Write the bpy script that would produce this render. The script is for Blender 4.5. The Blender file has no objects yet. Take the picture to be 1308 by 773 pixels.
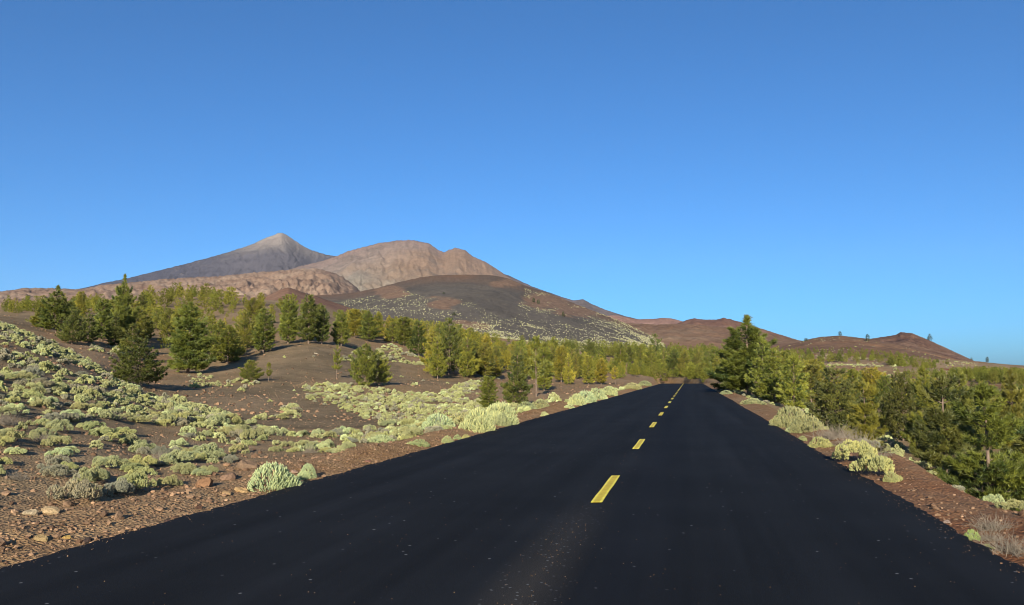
import bpy, math, random
import numpy as np
from mathutils import Vector

random.seed(7)
RNG = np.random.default_rng(11)
C = bpy.context.scene.collection

# ------------------------------------------------------------------ camera model (photograph 1308 x 773)
F = 1017.0
PITCH = math.radians(5.25)
YAW = math.radians(12.5)            # camera looks this much to the left of the road
HC = 1.45
cp, sp = math.cos(PITCH), math.sin(PITCH)


def az_of(px):
    """azimuth to the right of the view axis of a photo column, at the horizon"""
    return np.arctan((np.asarray(px, float) - 654.0) / F * cp)


def tan_el(az, py):
    v = (386.5 - np.asarray(py, float)) / F
    return (sp + v * cp) / ((cp - v * sp) * np.sqrt(1 + np.tan(az) ** 2))


def project(x, y, z):
    th = -YAW
    cx = x * math.cos(th) - y * math.sin(th)
    cy = x * math.sin(th) + y * math.cos(th)
    # rotate by -yaw so that the view axis becomes +Y
    cx = x * math.cos(YAW) + y * math.sin(YAW)
    cy = -x * math.sin(YAW) + y * math.cos(YAW)
    cz = z - HC
    d = cy * cp + cz * sp
    v = -cy * sp + cz * cp
    d = np.where(np.abs(d) < 1e-6, 1e-6, d)
    return 654 + F * cx / d, 386.5 - F * v / d, d


def polar(az, r):
    th = az - YAW
    return r * np.sin(th), r * np.cos(th)


# ------------------------------------------------------------------ numpy noise
def _h(ix, iy, seed):
    h = (ix.astype(np.int64) * 374761393 + iy.astype(np.int64) * 668265263 + seed * 2246822519) & 0xFFFFFFFF
    h = ((h ^ (h >> 13)) * 1274126177) & 0xFFFFFFFF
    h = h ^ (h >> 16)
    return h.astype(float) / 0xFFFFFFFF


def vn(x, y, seed=0):
    x = np.asarray(x, float); y = np.asarray(y, float)
    ix = np.floor(x); iy = np.floor(y)
    fx = x - ix; fy = y - iy
    fx = fx * fx * (3 - 2 * fx); fy = fy * fy * (3 - 2 * fy)
    a = _h(ix, iy, seed); b = _h(ix + 1, iy, seed); c = _h(ix, iy + 1, seed); d = _h(ix + 1, iy + 1, seed)
    return ((a * (1 - fx) + b * fx) * (1 - fy) + (c * (1 - fx) + d * fx) * fy) * 2 - 1


def fbm(x, y, seed=0, octs=4, gain=0.5):
    s = 0; a = 1; t = 0
    for k in range(octs):
        s = s + a * vn(x * 2 ** k + 17.3 * k, y * 2 ** k - 9.1 * k, seed + k); t += a; a *= gain
    return s / t


def ridged(x, y, seed=0, octs=4):
    s = 0; a = 1; t = 0
    for k in range(octs):
        s = s + a * (1 - 2 * np.abs(vn(x * 2 ** k + 5.3 * k, y * 2 ** k, seed + k))); t += a; a *= 0.5
    return s / t


def sstep(a, b, x):
    t = np.clip((x - a) / (b - a), 0, 1)
    return t * t * (3 - 2 * t)


def gsm(A, sig, axis):
    n = int(3 * sig) + 1
    k = np.exp(-0.5 * (np.arange(-n, n + 1) / sig) ** 2); k /= k.sum()
    P = np.concatenate([np.repeat(np.take(A, [0], axis), n, axis), A, np.repeat(np.take(A, [-1], axis), n, axis)], axis)
    return np.apply_along_axis(lambda m: np.convolve(m, k, 'valid'), axis, P)


# ------------------------------------------------------------------ mesh helpers
def mesh_np(name, V, faces_list, mats, midx=None, smooth=False, attrs=None):
    """faces_list: list of (n x k) int arrays"""
    me = bpy.data.meshes.new(name)
    V = np.asarray(V, np.float32)
    me.vertices.add(len(V)); me.vertices.foreach_set('co', V.ravel())
    loops = np.concatenate([f.ravel() for f in faces_list]).astype(np.int32)
    sizes = np.concatenate([np.full(len(f), f.shape[1], np.int32) for f in faces_list])
    starts = np.concatenate([[0], np.cumsum(sizes)[:-1]]).astype(np.int32)
    me.loops.add(len(loops)); me.loops.foreach_set('vertex_index', loops)
    me.polygons.add(len(sizes)); me.polygons.foreach_set('loop_start', starts)
    if midx is not None:
        me.polygons.foreach_set('material_index', np.asarray(midx, np.int32))
    for m in mats:
        me.materials.append(m)
    if attrs:
        for k, a in attrs.items():
            at = me.attributes.new(k, 'FLOAT', 'POINT')
            at.data.foreach_set('value', np.asarray(a, np.float32))
    me.update(calc_edges=True)
    me.polygons.foreach_set('use_smooth', np.full(len(sizes), bool(smooth)))
    return me


def link(name, me, parent=None, loc=None, label=None, cat=None, group=None, kind=None):
    o = bpy.data.objects.new(name, me); C.objects.link(o)
    if loc is not None: o.location = loc
    if parent: o.parent = parent
    if label: o['label'] = label
    if cat: o['category'] = cat
    if group: o['group'] = group
    if kind: o['kind'] = kind
    return o


def grid_faces(na, nr, wrap=False):
    i = np.arange(na if wrap else na - 1)[:, None]; j = np.arange(nr - 1)[None, :]
    i2 = (i + 1) % na
    a = i * nr + j; b = i2 * nr + j; c = i2 * nr + j + 1; d = i * nr + j + 1
    return np.stack([a, b, c, d], -1).reshape(-1, 4)


# ------------------------------------------------------------------ material helpers
class NT:
    def __init__(s, name, rough=0.9, spec=0.15):
        s.m = bpy.data.materials.new(name); s.m.use_nodes = True
        s.t = s.m.node_tree; s.b = s.t.nodes['Principled BSDF']
        s.b.inputs['Roughness'].default_value = rough
        s.b.inputs['Specular IOR Level'].default_value = spec
        s.pos = s.n('ShaderNodeNewGeometry').outputs['Position']

    def n(s, typ, **k):
        o = s.t.nodes.new(typ)
        for a, b in k.items(): setattr(o, a, b)
        return o

    def put(s, inp, v):
        if hasattr(v, 'is_linked') or isinstance(v, bpy.types.NodeSocket): s.t.links.new(v, inp)
        elif isinstance(v, (tuple, list)) and len(v) == 3 and len(inp.default_value) == 4: inp.default_value = (*v, 1)
        else: inp.default_value = v

    def noise(s, scale, detail=5, rough=0.55, vec=None, stretch=None, dist=0.0):
        v = vec or s.pos
        if stretch:
            mp = s.n('ShaderNodeMapping'); mp.inputs['Scale'].default_value = stretch
            s.t.links.new(v, mp.inputs[0]); v = mp.outputs[0]
        o = s.n('ShaderNodeTexNoise'); o.inputs['Scale'].default_value = scale
        o.inputs['Detail'].default_value = detail; o.inputs['Roughness'].default_value = rough
        o.inputs['Distortion'].default_value = dist
        s.t.links.new(v, o.inputs['Vector']); return o.outputs['Fac']

    def vor(s, scale, vec=None, feature='F1'):
        o = s.n('ShaderNodeTexVoronoi', feature=feature); o.inputs['Scale'].default_value = scale
        s.t.links.new(vec or s.pos, o.inputs['Vector']); return o

    def ramp(s, fac, stops, interp='LINEAR'):
        o = s.n('ShaderNodeValToRGB'); o.color_ramp.interpolation = interp
        el = o.color_ramp.elements
        while len(el) < len(stops): el.new(0.5)
        for e, (p, c) in zip(el, stops):
            e.position = p; e.color = (*c, 1) if isinstance(c, (tuple, list)) else (c, c, c, 1)
        s.t.links.new(fac, o.inputs[0]); return o.outputs[0]

    def mix(s, fac, a, b, mode='MIX'):
        o = s.n('ShaderNodeMix', data_type='RGBA', blend_type=mode)
        s.put(o.inputs[0], fac); s.put(o.inputs[6], a); s.put(o.inputs[7], b); return o.outputs[2]

    def math(s, op, a, b=0.0, clamp=False):
        o = s.n('ShaderNodeMath', operation=op); o.use_clamp = clamp
        s.put(o.inputs[0], a); s.put(o.inputs[1], b); return o.outputs[0]

    def attr(s, name):
        o = s.n('ShaderNodeAttribute'); o.attribute_name = name; return o.outputs['Fac']

    def color(s, c): s.put(s.b.inputs['Base Color'], c); return s

    def bump(s, h, dist, strength=1.0):
        o = s.n('ShaderNodeBump'); o.inputs['Distance'].default_value = dist
        o.inputs['Strength'].default_value = strength
        s.t.links.new(h, o.inputs['Height']); s.t.links.new(o.outputs[0], s.b.inputs['Normal']); return s


# ground material: volcanic ash, gravel verge, ochre and red zones (zones are vertex masks)
def ground_mat():
    g = NT('volcanic_ground', 0.95, 0.1)
    big = g.noise(0.05, 4); mid = g.noise(0.7, 6, 0.6); fine = g.noise(14, 6, 0.7)
    base = g.ramp(big, [(0.32, (0.165, 0.110, 0.058)), (0.5, (0.22, 0.150, 0.08)), (0.68, (0.28, 0.19, 0.10))])
    dark = g.ramp(mid, [(0.3, (0.125, 0.092, 0.054)), (0.7, (0.19, 0.14, 0.083))])
    c = g.mix(g.attr('ash'), base, dark)
    och = g.ramp(mid, [(0.3, (0.22, 0.135, 0.07)), (0.7, (0.32, 0.20, 0.11))])
    c = g.mix(g.attr('ochre'), c, och)
    ver = g.ramp(g.noise(2.2, 7, 0.65), [(0.28, (0.14, 0.075, 0.034)), (0.48, (0.26, 0.145, 0.066)), (0.7, (0.36, 0.225, 0.11))])
    c = g.mix(g.attr('verge'), c, ver)
    red = g.ramp(mid, [(0.3, (0.14, 0.042, 0.018)), (0.7, (0.23, 0.08, 0.034))])
    c = g.mix(g.attr('red'), c, red)
    v = g.vor(26); cell = g.ramp(v.outputs['Color'], [(0.0, 0.55), (1.0, 1.45)])
    c = g.mix(0.6, c, g.mix(1.0, c, cell, 'MULTIPLY'))
    c = g.mix(0.7, c, g.mix(1.0, c, g.ramp(fine, [(0.25, 0.6), (0.75, 1.4)]), 'MULTIPLY'))
    c = g.mix(g.ramp(g.noise(0.33, 6, 0.7, stretch=(1, 1, 3)), [(0.5, 0.0), (0.66, 0.55)]), c, (0.27, 0.19, 0.11))
    c = g.mix(g.ramp(g.noise(0.11, 5, 0.7, stretch=(1, 0.5, 1)), [(0.48, 0.0), (0.62, 0.5)]), c, (0.31, 0.22, 0.135))
    c = g.mix(g.ramp(g.noise(0.9, 6, 0.75), [(0.55, 0.0), (0.68, 0.45)]), c, (0.085, 0.055, 0.035))
    sp_ = g.ramp(g.vor(9).outputs['Distance'], [(0.0, 1.0), (0.13, 0.0)])
    c = g.mix(g.math('MULTIPLY', sp_, g.ramp(g.noise(1.3, 3), [(0.5, 0.0), (0.62, 0.6)])), c, (0.36, 0.25, 0.16))
    g.color(c)
    h = g.math('ADD', g.math('MULTIPLY', fine, 0.5), g.math('MULTIPLY', v.outputs['Distance'], 0.5))
    h = g.math('ADD', h, g.math('MULTIPLY', g.noise(3, 5, 0.6), 1.4))
    g.bump(h, 0.065, 1.0)
    return g.m


def asphalt_mat():
    g = NT('fresh_asphalt', 0.9, 0.08)
    a = g.noise(160, 3, 0.6); b = g.noise(0.5, 4); long_ = g.noise(1.0, 4, 0.6, stretch=(1.6, 0.05, 1))
    c = g.ramp(a, [(0.3, (0.0052, 0.0058, 0.0072)), (0.7, (0.0138, 0.015, 0.0182))])
    c = g.mix(0.55, c, g.mix(1.0, c, g.ramp(long_, [(0.32, 0.45), (0.66, 1.7)]), 'MULTIPLY'))
    c = g.mix(0.5, c, g.mix(1.0, c, g.ramp(b, [(0.3, 0.6), (0.7, 1.5)]), 'MULTIPLY'))
    # loose pale aggregate, thicker in a dusty streak between the lanes
    v = g.vor(5.0); spk = g.ramp(v.outputs['Distance'], [(0.0, 1.0), (0.05, 1.0), (0.075, 0.0)])
    v2 = g.vor(16); spk2 = g.ramp(v2.outputs['Distance'], [(0.0, 1.0), (0.12, 1.0), (0.2, 0.0)])
    pick = g.ramp(g.noise(1.6, 3, 0.6), [(0.40, 0.0), (0.52, 0.9)])
    sx = g.n('ShaderNodeSeparateXYZ'); g.t.links.new(g.pos, sx.inputs[0])
    d = g.math('ABSOLUTE', g.math('ADD', sx.outputs[0], 1.12))
    str_ = g.math('MULTIPLY', g.ramp(d, [(0.0, 1.0), (0.2, 0.5), (0.34, 0.0)]),
                  g.ramp(sx.outputs[1], [(0.0, 1.0), (1.0, 1.0)]))
    near = g.n('ShaderNodeMapRange'); near.inputs[1].default_value = 10.0; near.inputs[2].default_value = 5.5
    g.t.links.new(sx.outputs[1], near.inputs[0])
    st = g.math('MULTIPLY', str_, near.outputs[0], True)
    c = g.mix(g.math('MULTIPLY', st, g.ramp(a, [(0.42, 0.05), (0.62, 0.6)])), c, (0.10, 0.085, 0.07))
    f = g.math('ADD', g.math('MULTIPLY', spk, pick), g.math('MULTIPLY', spk2, g.math('MULTIPLY', st, 0.9)), True)
    c = g.mix(f, c, (0.16, 0.16, 0.17))
    # tyre polish: a darker strip in the right lane just beside the centre line
    e = g.math('ABSOLUTE', g.math('SUBTRACT', sx.outputs[0], -0.55))
    c = g.mix(g.math('MULTIPLY', g.ramp(e, [(0.0, 1.0), (0.55, 0.0)]), 0.4), c, (0.004, 0.005, 0.009))
    g.color(c)
    g.bump(g.math('ADD', a, g.noise(45, 3)), 0.006, 0.6)
    return g.m


def paint_mat():
    g = NT('yellow_road_paint', 0.6, 0.3)
    tc = g.n('ShaderNodeTexCoord'); sx = g.n('ShaderNodeSeparateXYZ'); g.t.links.new(tc.outputs['Object'], sx.inputs[0])
    d = g.math('ABSOLUTE', sx.outputs[0])
    c = g.ramp(g.math('MULTIPLY', d, 10), [(0.0, (0.60, 0.43, 0.012)), (0.3, (0.62, 0.45, 0.015)), (0.42, (0.85, 0.70, 0.06))])
    n = g.noise(30, 5, 0.7)
    c = g.mix(g.ramp(n, [(0.57, 0.0), (0.70, 0.85)]), c, (0.03, 0.03, 0.025))
    c = g.mix(0.5, c, g.mix(1.0, c, g.ramp(g.noise(7, 3), [(0.3, 0.7), (0.7, 1.25)]), 'MULTIPLY'))
    g.color(c); return g.m


def leaf_mat(name, spread=0.5, rough=0.6):
    g = NT(name, rough, 0.35)
    oi = g.n('ShaderNodeObjectInfo').outputs['Color']
    t = g.attr('tint')
    c = g.mix(1.0, oi, g.ramp(t, [(0.0, (1 - spread, 1 - spread * 0.8, 1 - spread * 0.6)), (0.5, (1, 1, 1)), (1.0, (1 + spread, 1 + spread * 0.85, 1 + spread * 0.4))]), 'MULTIPLY')
    g.color(c)
    return g.m


def simple_mat(name, a, b, scale=8, rough=0.9, bump=0.02, spec=0.1):
    g = NT(name, rough, spec)
    tc = g.n('ShaderNodeTexCoord').outputs['Object']
    n = g.noise(scale, 6, 0.65, vec=tc)
    g.color(g.ramp(n, [(0.3, a), (0.7, b)])); g.bump(n, bump); return g.m


def rock_mat():
    g = NT('loose_rock', 0.95, 0.1)
    oi = g.n('ShaderNodeObjectInfo').outputs['Color']
    tc = g.n('ShaderNodeTexCoord').outputs['Object']
    n = g.noise(9, 6, 0.7, vec=tc)
    c = g.mix(1.0, oi, g.ramp(n, [(0.25, 0.5), (0.75, 1.4)]), 'MULTIPLY')
    t = g.ramp(g.attr('tint'), [(0.0, (0.55, 0.5, 0.5)), (0.5, (1, 1, 1)), (0.88, (1.3, 1.25, 1.2)), (1.0, (1.8, 1.8, 1.75))])
    g.color(g.mix(1.0, c, t, 'MULTIPLY')); g.bump(n, 0.03); return g.m


M_ground = ground_mat(); M_asph = asphalt_mat(); M_paint = paint_mat()
M_needle = leaf_mat('pine_needles', 0.75, 0.5); M_shrub = leaf_mat('sage_leaves', 0.42, 0.75)
M_bark = simple_mat('pine_bark', (0.09, 0.06, 0.045), (0.24, 0.18, 0.14), 14)
M_twig = simple_mat('grey_twigs', (0.15, 0.125, 0.10), (0.28, 0.235, 0.18), 20)
M_rock = rock_mat()

# ------------------------------------------------------------------ terrain profile table
EH = 480.0
cols = {
    -500: [(6, 0), (9, 690), (13, 600), (20, 500), (30, 420), (45, 370), (60, 360), (120, 360), (200, 380), (300, 390), (600, 400)],
    -150: [(6.5, 0), (8, 690), (11, 625), (15, 560), (22, 480), (32, 420), (44, 392), (50, 388), (70, 396), (130, 400), (200, 398), (300, 396), (600, 400)],
    0: [(7.4, 0), (8.6, 672), (10, 640), (13, 590), (18, 533), (25, 480), (33, 445), (42, 418), (47, 414), (60, 421), (90, 414), (130, 406), (180, 398), (230, 395), (300, 396), (600, 410)],
    70: [(7.9, 0), (9.2, 660), (11, 625), (15, 575), (20, 530), (28, 485), (36, 456), (43, 442), (48, 444), (60, 448), (78, 437), (100, 428), (140, 408), (180, 397), (230, 393), (300, 395), (600, 410)],
    130: [(8.2, 0), (9.7, 646), (12, 605), (16, 566), (22, 527), (30, 493), (36, 475), (42, 477), (50, 472), (62, 457), (80, 441), (100, 430), (140, 408), (180, 395), (240, 390), (300, 392), (600, 410)],
    180: [(8.7, 0), (11, 628), (16, 580), (24, 537), (34, 507), (42, 498), (52, 491), (70, 472), (90, 452), (120, 430), (160, 405), (200, 386), (240, 384), (300, 390), (600, 410)],
    250: [(9.6, 0), (12, 612), (16, 580), (24, 546), (34, 521), (48, 502), (60, 488), (75, 474), (100, 450), (130, 425), (165, 400), (200, 381), (235, 380), (300, 388), (600, 405)],
    320: [(10.7, 0), (13, 600), (18, 571), (26, 546), (36, 523), (48, 504), (60, 488), (75, 468), (95, 445), (125, 416), (160, 396), (200, 385), (240, 384), (300, 390), (600, 405)],
    400: [(12.3, 0), (15, 583), (20, 563), (28, 542), (38, 521), (50, 502), (62, 488), (74, 468), (88, 444), (105, 436), (130, 420), (170, 402), (210, 392), (260, 392), (320, 398), (600, 410)],
    470: [(14.3, 0), (17, 577), (24, 555), (34, 531), (46, 508), (60, 493), (72, 483), (85, 468), (100, 452), (125, 440), (160, 422), (200, 409), (250, 405), (320, 405), (600, 412)],
    560: [(18.2, 0), (22, 553), (30, 536), (42, 517), (55, 504), (70, 491), (85, 481), (100, 468), (125, 454), (160, 441), (200, 430), (260, 425), (350, 422), (600, 420)],
    650: [(25, 0), (31, 532), (42, 518), (60, 505), (80, 494), (100, 486), (130, 475), (170, 462), (220, 452), (300, 442), (400, 434), (600, 430)],
    720: [(34, 0), (42, 517), (60, 504), (80, 495), (110, 488), (150, 479), (200, 469), (280, 458), (400, 444), (600, 436)],
    800: [(66, 0), (80, 500), (100, 494), (120, 490), (160, 485), (220, 477), (300, 466), (400, 454), (600, 442)],
    850: [(120, 0), (170, 488.6), (220, 484), (300, 472), (400, 458), (600, 444)],
    880: [(150, 0), (184, 488), (220, 487), (260, 482), (400, 464), (600, 446)],
    920: [(70, 0), (100, 494.7), (150, 490), (200, 487), (260, 481), (400, 465), (600, 446)],
    960: [(33, 0), (45, 512.7), (60, 509), (80, 503), (110, 498), (150, 492), (200, 486), (260, 478), (350, 468), (450, 457), (600, 448)],
    1050: [(16, 0), (20, 556), (24, 558), (30, 560), (45, 544), (70, 522), (100, 508), (140, 494), (180, 480), (215, 468), (240, 466), (300, 462), (400, 450), (600, 440)],
    1150: [(10.5, 0), (13.5, 592), (17, 608), (21, 614), (30, 590), (50, 548), (80, 520), (120, 498), (180, 479), (240, 468), (350, 462), (600, 448)],
    1250: [(8, 0), (10.5, 630), (13, 680), (20, 662), (30, 612), (50, 566), (80, 532), (120, 506), (200, 484), (300, 473), (500, 466), (900, 462)],
    1308: [(7.1, 0), (9.3, 648), (12, 712), (20, 668), (35, 602), (50, 573), (80, 536), (120, 508), (200, 488), (300, 477), (500, 471), (900, 467)],
    1500: [(5.6, 0), (7, 640), (10, 740), (20, 670), (35, 602), (50, 573), (80, 536), (120, 512), (200, 492), (300, 480), (500, 474), (900, 470)],
}
AZT = np.linspace(az_of(-500), az_of(1500), 420)
LRT = np.linspace(math.log(3), math.log(1200), 500)
_keys = sorted(cols)
_azk = np.array([float(az_of(k)) for k in _keys])
_rows = []
for k, a in zip(_keys, _azk):
    rr = np.array([p[0] for p in cols[k]], float)
    zz = np.array([0.0 if p[1] == 0 else HC + p[0] * float(tan_el(a, p[1])) for p in cols[k]])
    rr = np.concatenate([[3], rr, [1200]]); zz = np.concatenate([[0], zz, [zz[-1]]])
    _rows.append(np.interp(LRT, np.log(rr), zz))
_rows = gsm(np.array(_rows), 3.0, 1)
ZT = np.array([[0.0]])
ZT = np.stack([np.interp(AZT, _azk, _rows[:, j]) for j in range(len(LRT))], 1)
ZT = gsm(ZT, 4.0, 0)

XL, XR = -5.16, 2.44                # edges of the asphalt


def road_x(y):  # sideways shift of the road where it bends beyond the crest
    return -np.clip(y - 165, 0, 400) ** 2 / 500.0


def road_z(y):
    return -np.minimum(np.clip(y - 150, 0, 400) ** 2 / 700.0, 3.0)


def H(x, y, detail=True):
    x = np.asarray(x, float); y = np.asarray(y, float)
    r = np.hypot(x, y) + 1e-6
    az = np.arctan2(x, y) + YAW
    az = (az + math.pi) % (2 * math.pi) - math.pi
    fi = np.clip((az - AZT[0]) / (AZT[1] - AZT[0]), 0, len(AZT) - 1.001)
    fj = np.clip((np.log(np.maximum(r, 3)) - LRT[0]) / (LRT[1] - LRT[0]), 0, len(LRT) - 1.001)
    i = fi.astype(int); j = fj.astype(int); u = fi - i; v = fj - j
    z = (ZT[i, j] * (1 - u) + ZT[i + 1, j] * u) * (1 - v) + (ZT[i, j + 1] * (1 - u) + ZT[i + 1, j + 1] * u) * v
    back = sstep(math.radians(60), math.radians(110), np.abs(az))
    z = z * (1 - back)
    if detail:
        amp = sstep(12, 60, r)
        z = z + fbm(x / 7, y / 7, 3, 4) * (0.08 + 0.25 * amp) + fbm(x / 40, y / 40, 5, 3) * 1.1 * sstep(60, 200, r)
        z = z + fbm(x / 0.5, y / 0.5, 9, 3) * 0.035 * (1 - sstep(25, 60, r))
    # road corridor
    xs = x - road_x(y)
    o = np.maximum(XL - xs, xs - XR)          # metres outside the asphalt
    k = (1 - sstep(0.5, 2.3, o)) * (1 - sstep(225, 265, y))
    zr = road_z(y) - 0.05
    under = -0.16 * (1 - sstep(-0.55, -0.05, o))
    berm = 0.16 * np.exp(-((o - 1.0) / 0.5) ** 2) * (0.8 + 0.6 * vn(y / 2.1, x * 0, 21)) * (o > 0)
    small = fbm(x / 0.35, y / 0.35, 31, 3) * 0.03 * sstep(0.0, 0.3, o)
    zz = zr + under + berm + small * (r < 80)
    return z * (1 - k) + zz * k


def ray_ground(px, py):
    """first ground point seen at a photo pixel"""
    az = float(az_of(px))
    v = (386.5 - py) / F
    u = (px - 654) / F
    d = np.array([u, cp - v * sp, sp + v * cp])
    hd = math.hypot(d[0], d[1]); a = math.atan2(d[0], d[1])
    rs = np.exp(np.linspace(math.log(4), math.log(1100), 5000))
    X, Y = polar(a, rs); Zr = HC + rs * d[2] / hd
    hit = np.nonzero(H(X, Y) >= Zr)[0]
    if len(hit) == 0: return None
    q = hit[0]
    return float(X[q]), float(Y[q]), float(rs[q])


def in_poly(px, py, poly):
    px = np.asarray(px); py = np.asarray(py)
    ins = np.zeros(px.shape, bool); n = len(poly)
    for i in range(n):
        x1, y1 = poly[i]; x2, y2 = poly[(i + 1) % n]
        if y1 == y2: continue
        c = ((y1 > py) != (y2 > py)) & (px < (x2 - x1) * (py - y1) / (y2 - y1) + x1)
        ins ^= c
    return ins


# ------------------------------------------------------------------ ground sheet
def build_ground():
    a_in = np.linspace(float(az_of(-60)), float(az_of(1370)), 620)
    a_l = np.linspace(-math.pi, a_in[0], 50, endpoint=False)
    a_r = np.linspace(a_in[-1], math.pi, 50, endpoint=False)[1:]
    A = np.concatenate([a_l, a_in, a_r])
    r1 = np.exp(np.linspace(math.log(2.0), math.log(60), 300, endpoint=False))
    r2 = np.exp(np.linspace(math.log(60), math.log(700), 190, endpoint=False))
    r3 = np.exp(np.linspace(math.log(700), math.log(11000), 26))
    Rr = np.concatenate([r1, r2, r3])
    AA, RR = np.meshgrid(A, Rr, indexing='ij')
    X, Y = polar(AA, RR)
    Z = H(X, Y)
    Z = Z - 25 * sstep(900, 5000, RR)
    px, py, d = project(X, Y, Z)
    vis = d > 1
    o = np.maximum(XL - (X - road_x(Y)), (X - road_x(Y)) - XR)
    n1 = fbm(X / 3, Y / 3, 40, 4); n2 = fbm(X / 12, Y / 12, 41, 4)
    verge = (1 - sstep(1.4, 2.6, o + n1 * 0.8)) * sstep(-1, 0, o)
    verge = np.where(X > 0, verge * 0.35, verge)
    red = np.where(X > 0, (1 - sstep(1.2, 2.2, o + n1 * 0.7)) * (0.75 + 0.25 * sstep(-0.1, 0.3, fbm(X / 4, Y / 4, 43, 2))), 0)
    red = red * (0.85 - 0.5 * sstep(13, 24, RR))
    red = np.maximum(red, sstep(0.25, 0.5, n2) * (px > 1000) * sstep(120, 170, RR) * vis)

    def zone(poly, soft=0.35):
        m = in_poly(px + 14 * n2, py + 8 * n1, poly) & vis
        return m.astype(float)
    ash = np.maximum(zone([(215, 512), (300, 492), (400, 495), (500, 545), (380, 545), (250, 545)]), zone([(330, 440), (500, 445), (520, 490), (330, 488)]))
    ash = np.maximum(ash, zone([(0, 395), (380, 372), (480, 400), (420, 425), (300, 415), (150, 430), (40, 425), (0, 412)]) * 0.8)
    ash = np.maximum(ash, 0.6 * sstep(0, 0.4, n2))
    och = np.maximum(zone([(35, 423), (150, 432), (240, 470), (200, 490), (120, 462), (60, 438)]), zone([(480, 425), (640, 470), (640, 485), (540, 470), (470, 445)]) * 0.7)
    och = np.maximum(och, zone([(620, 480), (860, 470), (850, 495), (640, 525)]) * 0.55)
    och = np.maximum(och, zone([(1020, 462), (1110, 462), (1150, 480), (1040, 492)]) * 0.6)
    och = np.maximum(och, 0.35 * sstep(0.1, 0.5, fbm(X / 20, Y / 20, 47, 3)))
    V = np.stack([X, Y, Z], -1).reshape(-1, 3)
    na, nr = X.shape
    fs = [grid_faces(na, nr, True)[:, ::-1]]
    V = np.vstack([V, [[0, 0, float(H(0.0, 0.0))]]])
    i = np.arange(na); fan = np.stack([i * nr, ((i + 1) % na) * nr, np.full(na, len(V) - 1)], -1)
    fs.append(fan)
    at = {k: np.append(a.ravel(), 0) for k, a in dict(verge=verge, red=red, ash=ash, ochre=och).items()}
    me = mesh_np('ground', V, fs, [M_ground], smooth=True, attrs=at)
    link('ground', me, kind='structure')


build_ground()


def build_road():
    ys = np.concatenate([np.arange(-40, 0, 0.5), np.arange(0, 60, 0.06), np.arange(60, 262, 1.0)])
    rows = []
    e1 = fbm(ys / 0.22, ys * 0, 60, 4, 0.75) * 0.085 + fbm(ys / 6, ys * 0, 61, 2) * 0.05
    e2 = fbm(ys / 0.22, ys * 0, 62, 4, 0.75) * 0.085 + fbm(ys / 6, ys * 0, 63, 2) * 0.05
    xc = road_x(ys); z = road_z(ys)
    cross = [(-1, -0.18), (-1, -0.01), (-0.985, 0.0)] + [(t, 0.0) for t in np.linspace(-0.9, 0.9, 9)] + [(0.985, 0.0), (1, -0.01), (1, -0.18)]
    mid = (XL + XR) / 2; hw = (XR - XL) / 2
    V = []
    for t, dz in cross:
        w = sstep(0.5, 1.0, abs(t))
        x = mid + t * hw + xc + (e1 if t < 0 else e2) * w
        V.append(np.stack([x, ys, z + dz], -1))
    V = np.array(V)                       # cross, along, 3
    me = mesh_np('road', V.reshape(-1, 3), [grid_faces(len(cross), len(ys))[:, ::-1]], [M_asph])
    rd = link('road', me, kind='structure')
    # dashes
    def dash_mesh(L):
        n = 6; yy = np.linspace(-L / 2, L / 2, n); w = 0.062
        vs = []
        for q, s in enumerate((-1, 1)):
            for k, t in enumerate(yy):
                vs.append((s * (w + 0.004 * math.sin(k * 2.1 + q)), t + (0.02 * s if k in (0, n - 1) else 0), 0.004))
                vs.append((s * (w + 0.004 * math.sin(k * 2.1 + q)), t + (0.02 * s if k in (0, n - 1) else 0), 0.0005))
        vs = np.array(vs)
        L0 = np.arange(n) * 2; R0 = L0 + 2 * n
        fs = []
        for k in range(n - 1):
            fs += [(L0[k], R0[k], R0[k + 1], L0[k + 1]), (L0[k] + 1, L0[k], L0[k + 1], L0[k + 1] + 1), (R0[k], R0[k] + 1, R0[k + 1] + 1, R0[k + 1])]
        fs += [(L0[0] + 1, R0[0] + 1, R0[0], L0[0]), (L0[-1], R0[-1], R0[-1] + 1, L0[-1] + 1)]
        return mesh_np('centre_dash', vs, [np.array(fs)], [M_paint])
    dm = dash_mesh(2.5)
    for k in range(25):
        yc = 10.55 + 6.85 * k
        d = link('centre_dash', dm, parent=rd)
        sl = float((road_z(np.array(yc + 1)) - road_z(np.array(yc - 1))) / 2)
        d.location = (-1.07 + float(road_x(np.array(yc))), yc, float(road_z(np.array(yc))) + 0.003)
        d.rotation_euler = (math.atan(sl), 0, 0)


build_road()


# ------------------------------------------------------------------ hills and mountains
def hill_mat(name, fn):
    g = NT(name, 0.95, 0.08); fn(g); return g.m


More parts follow.
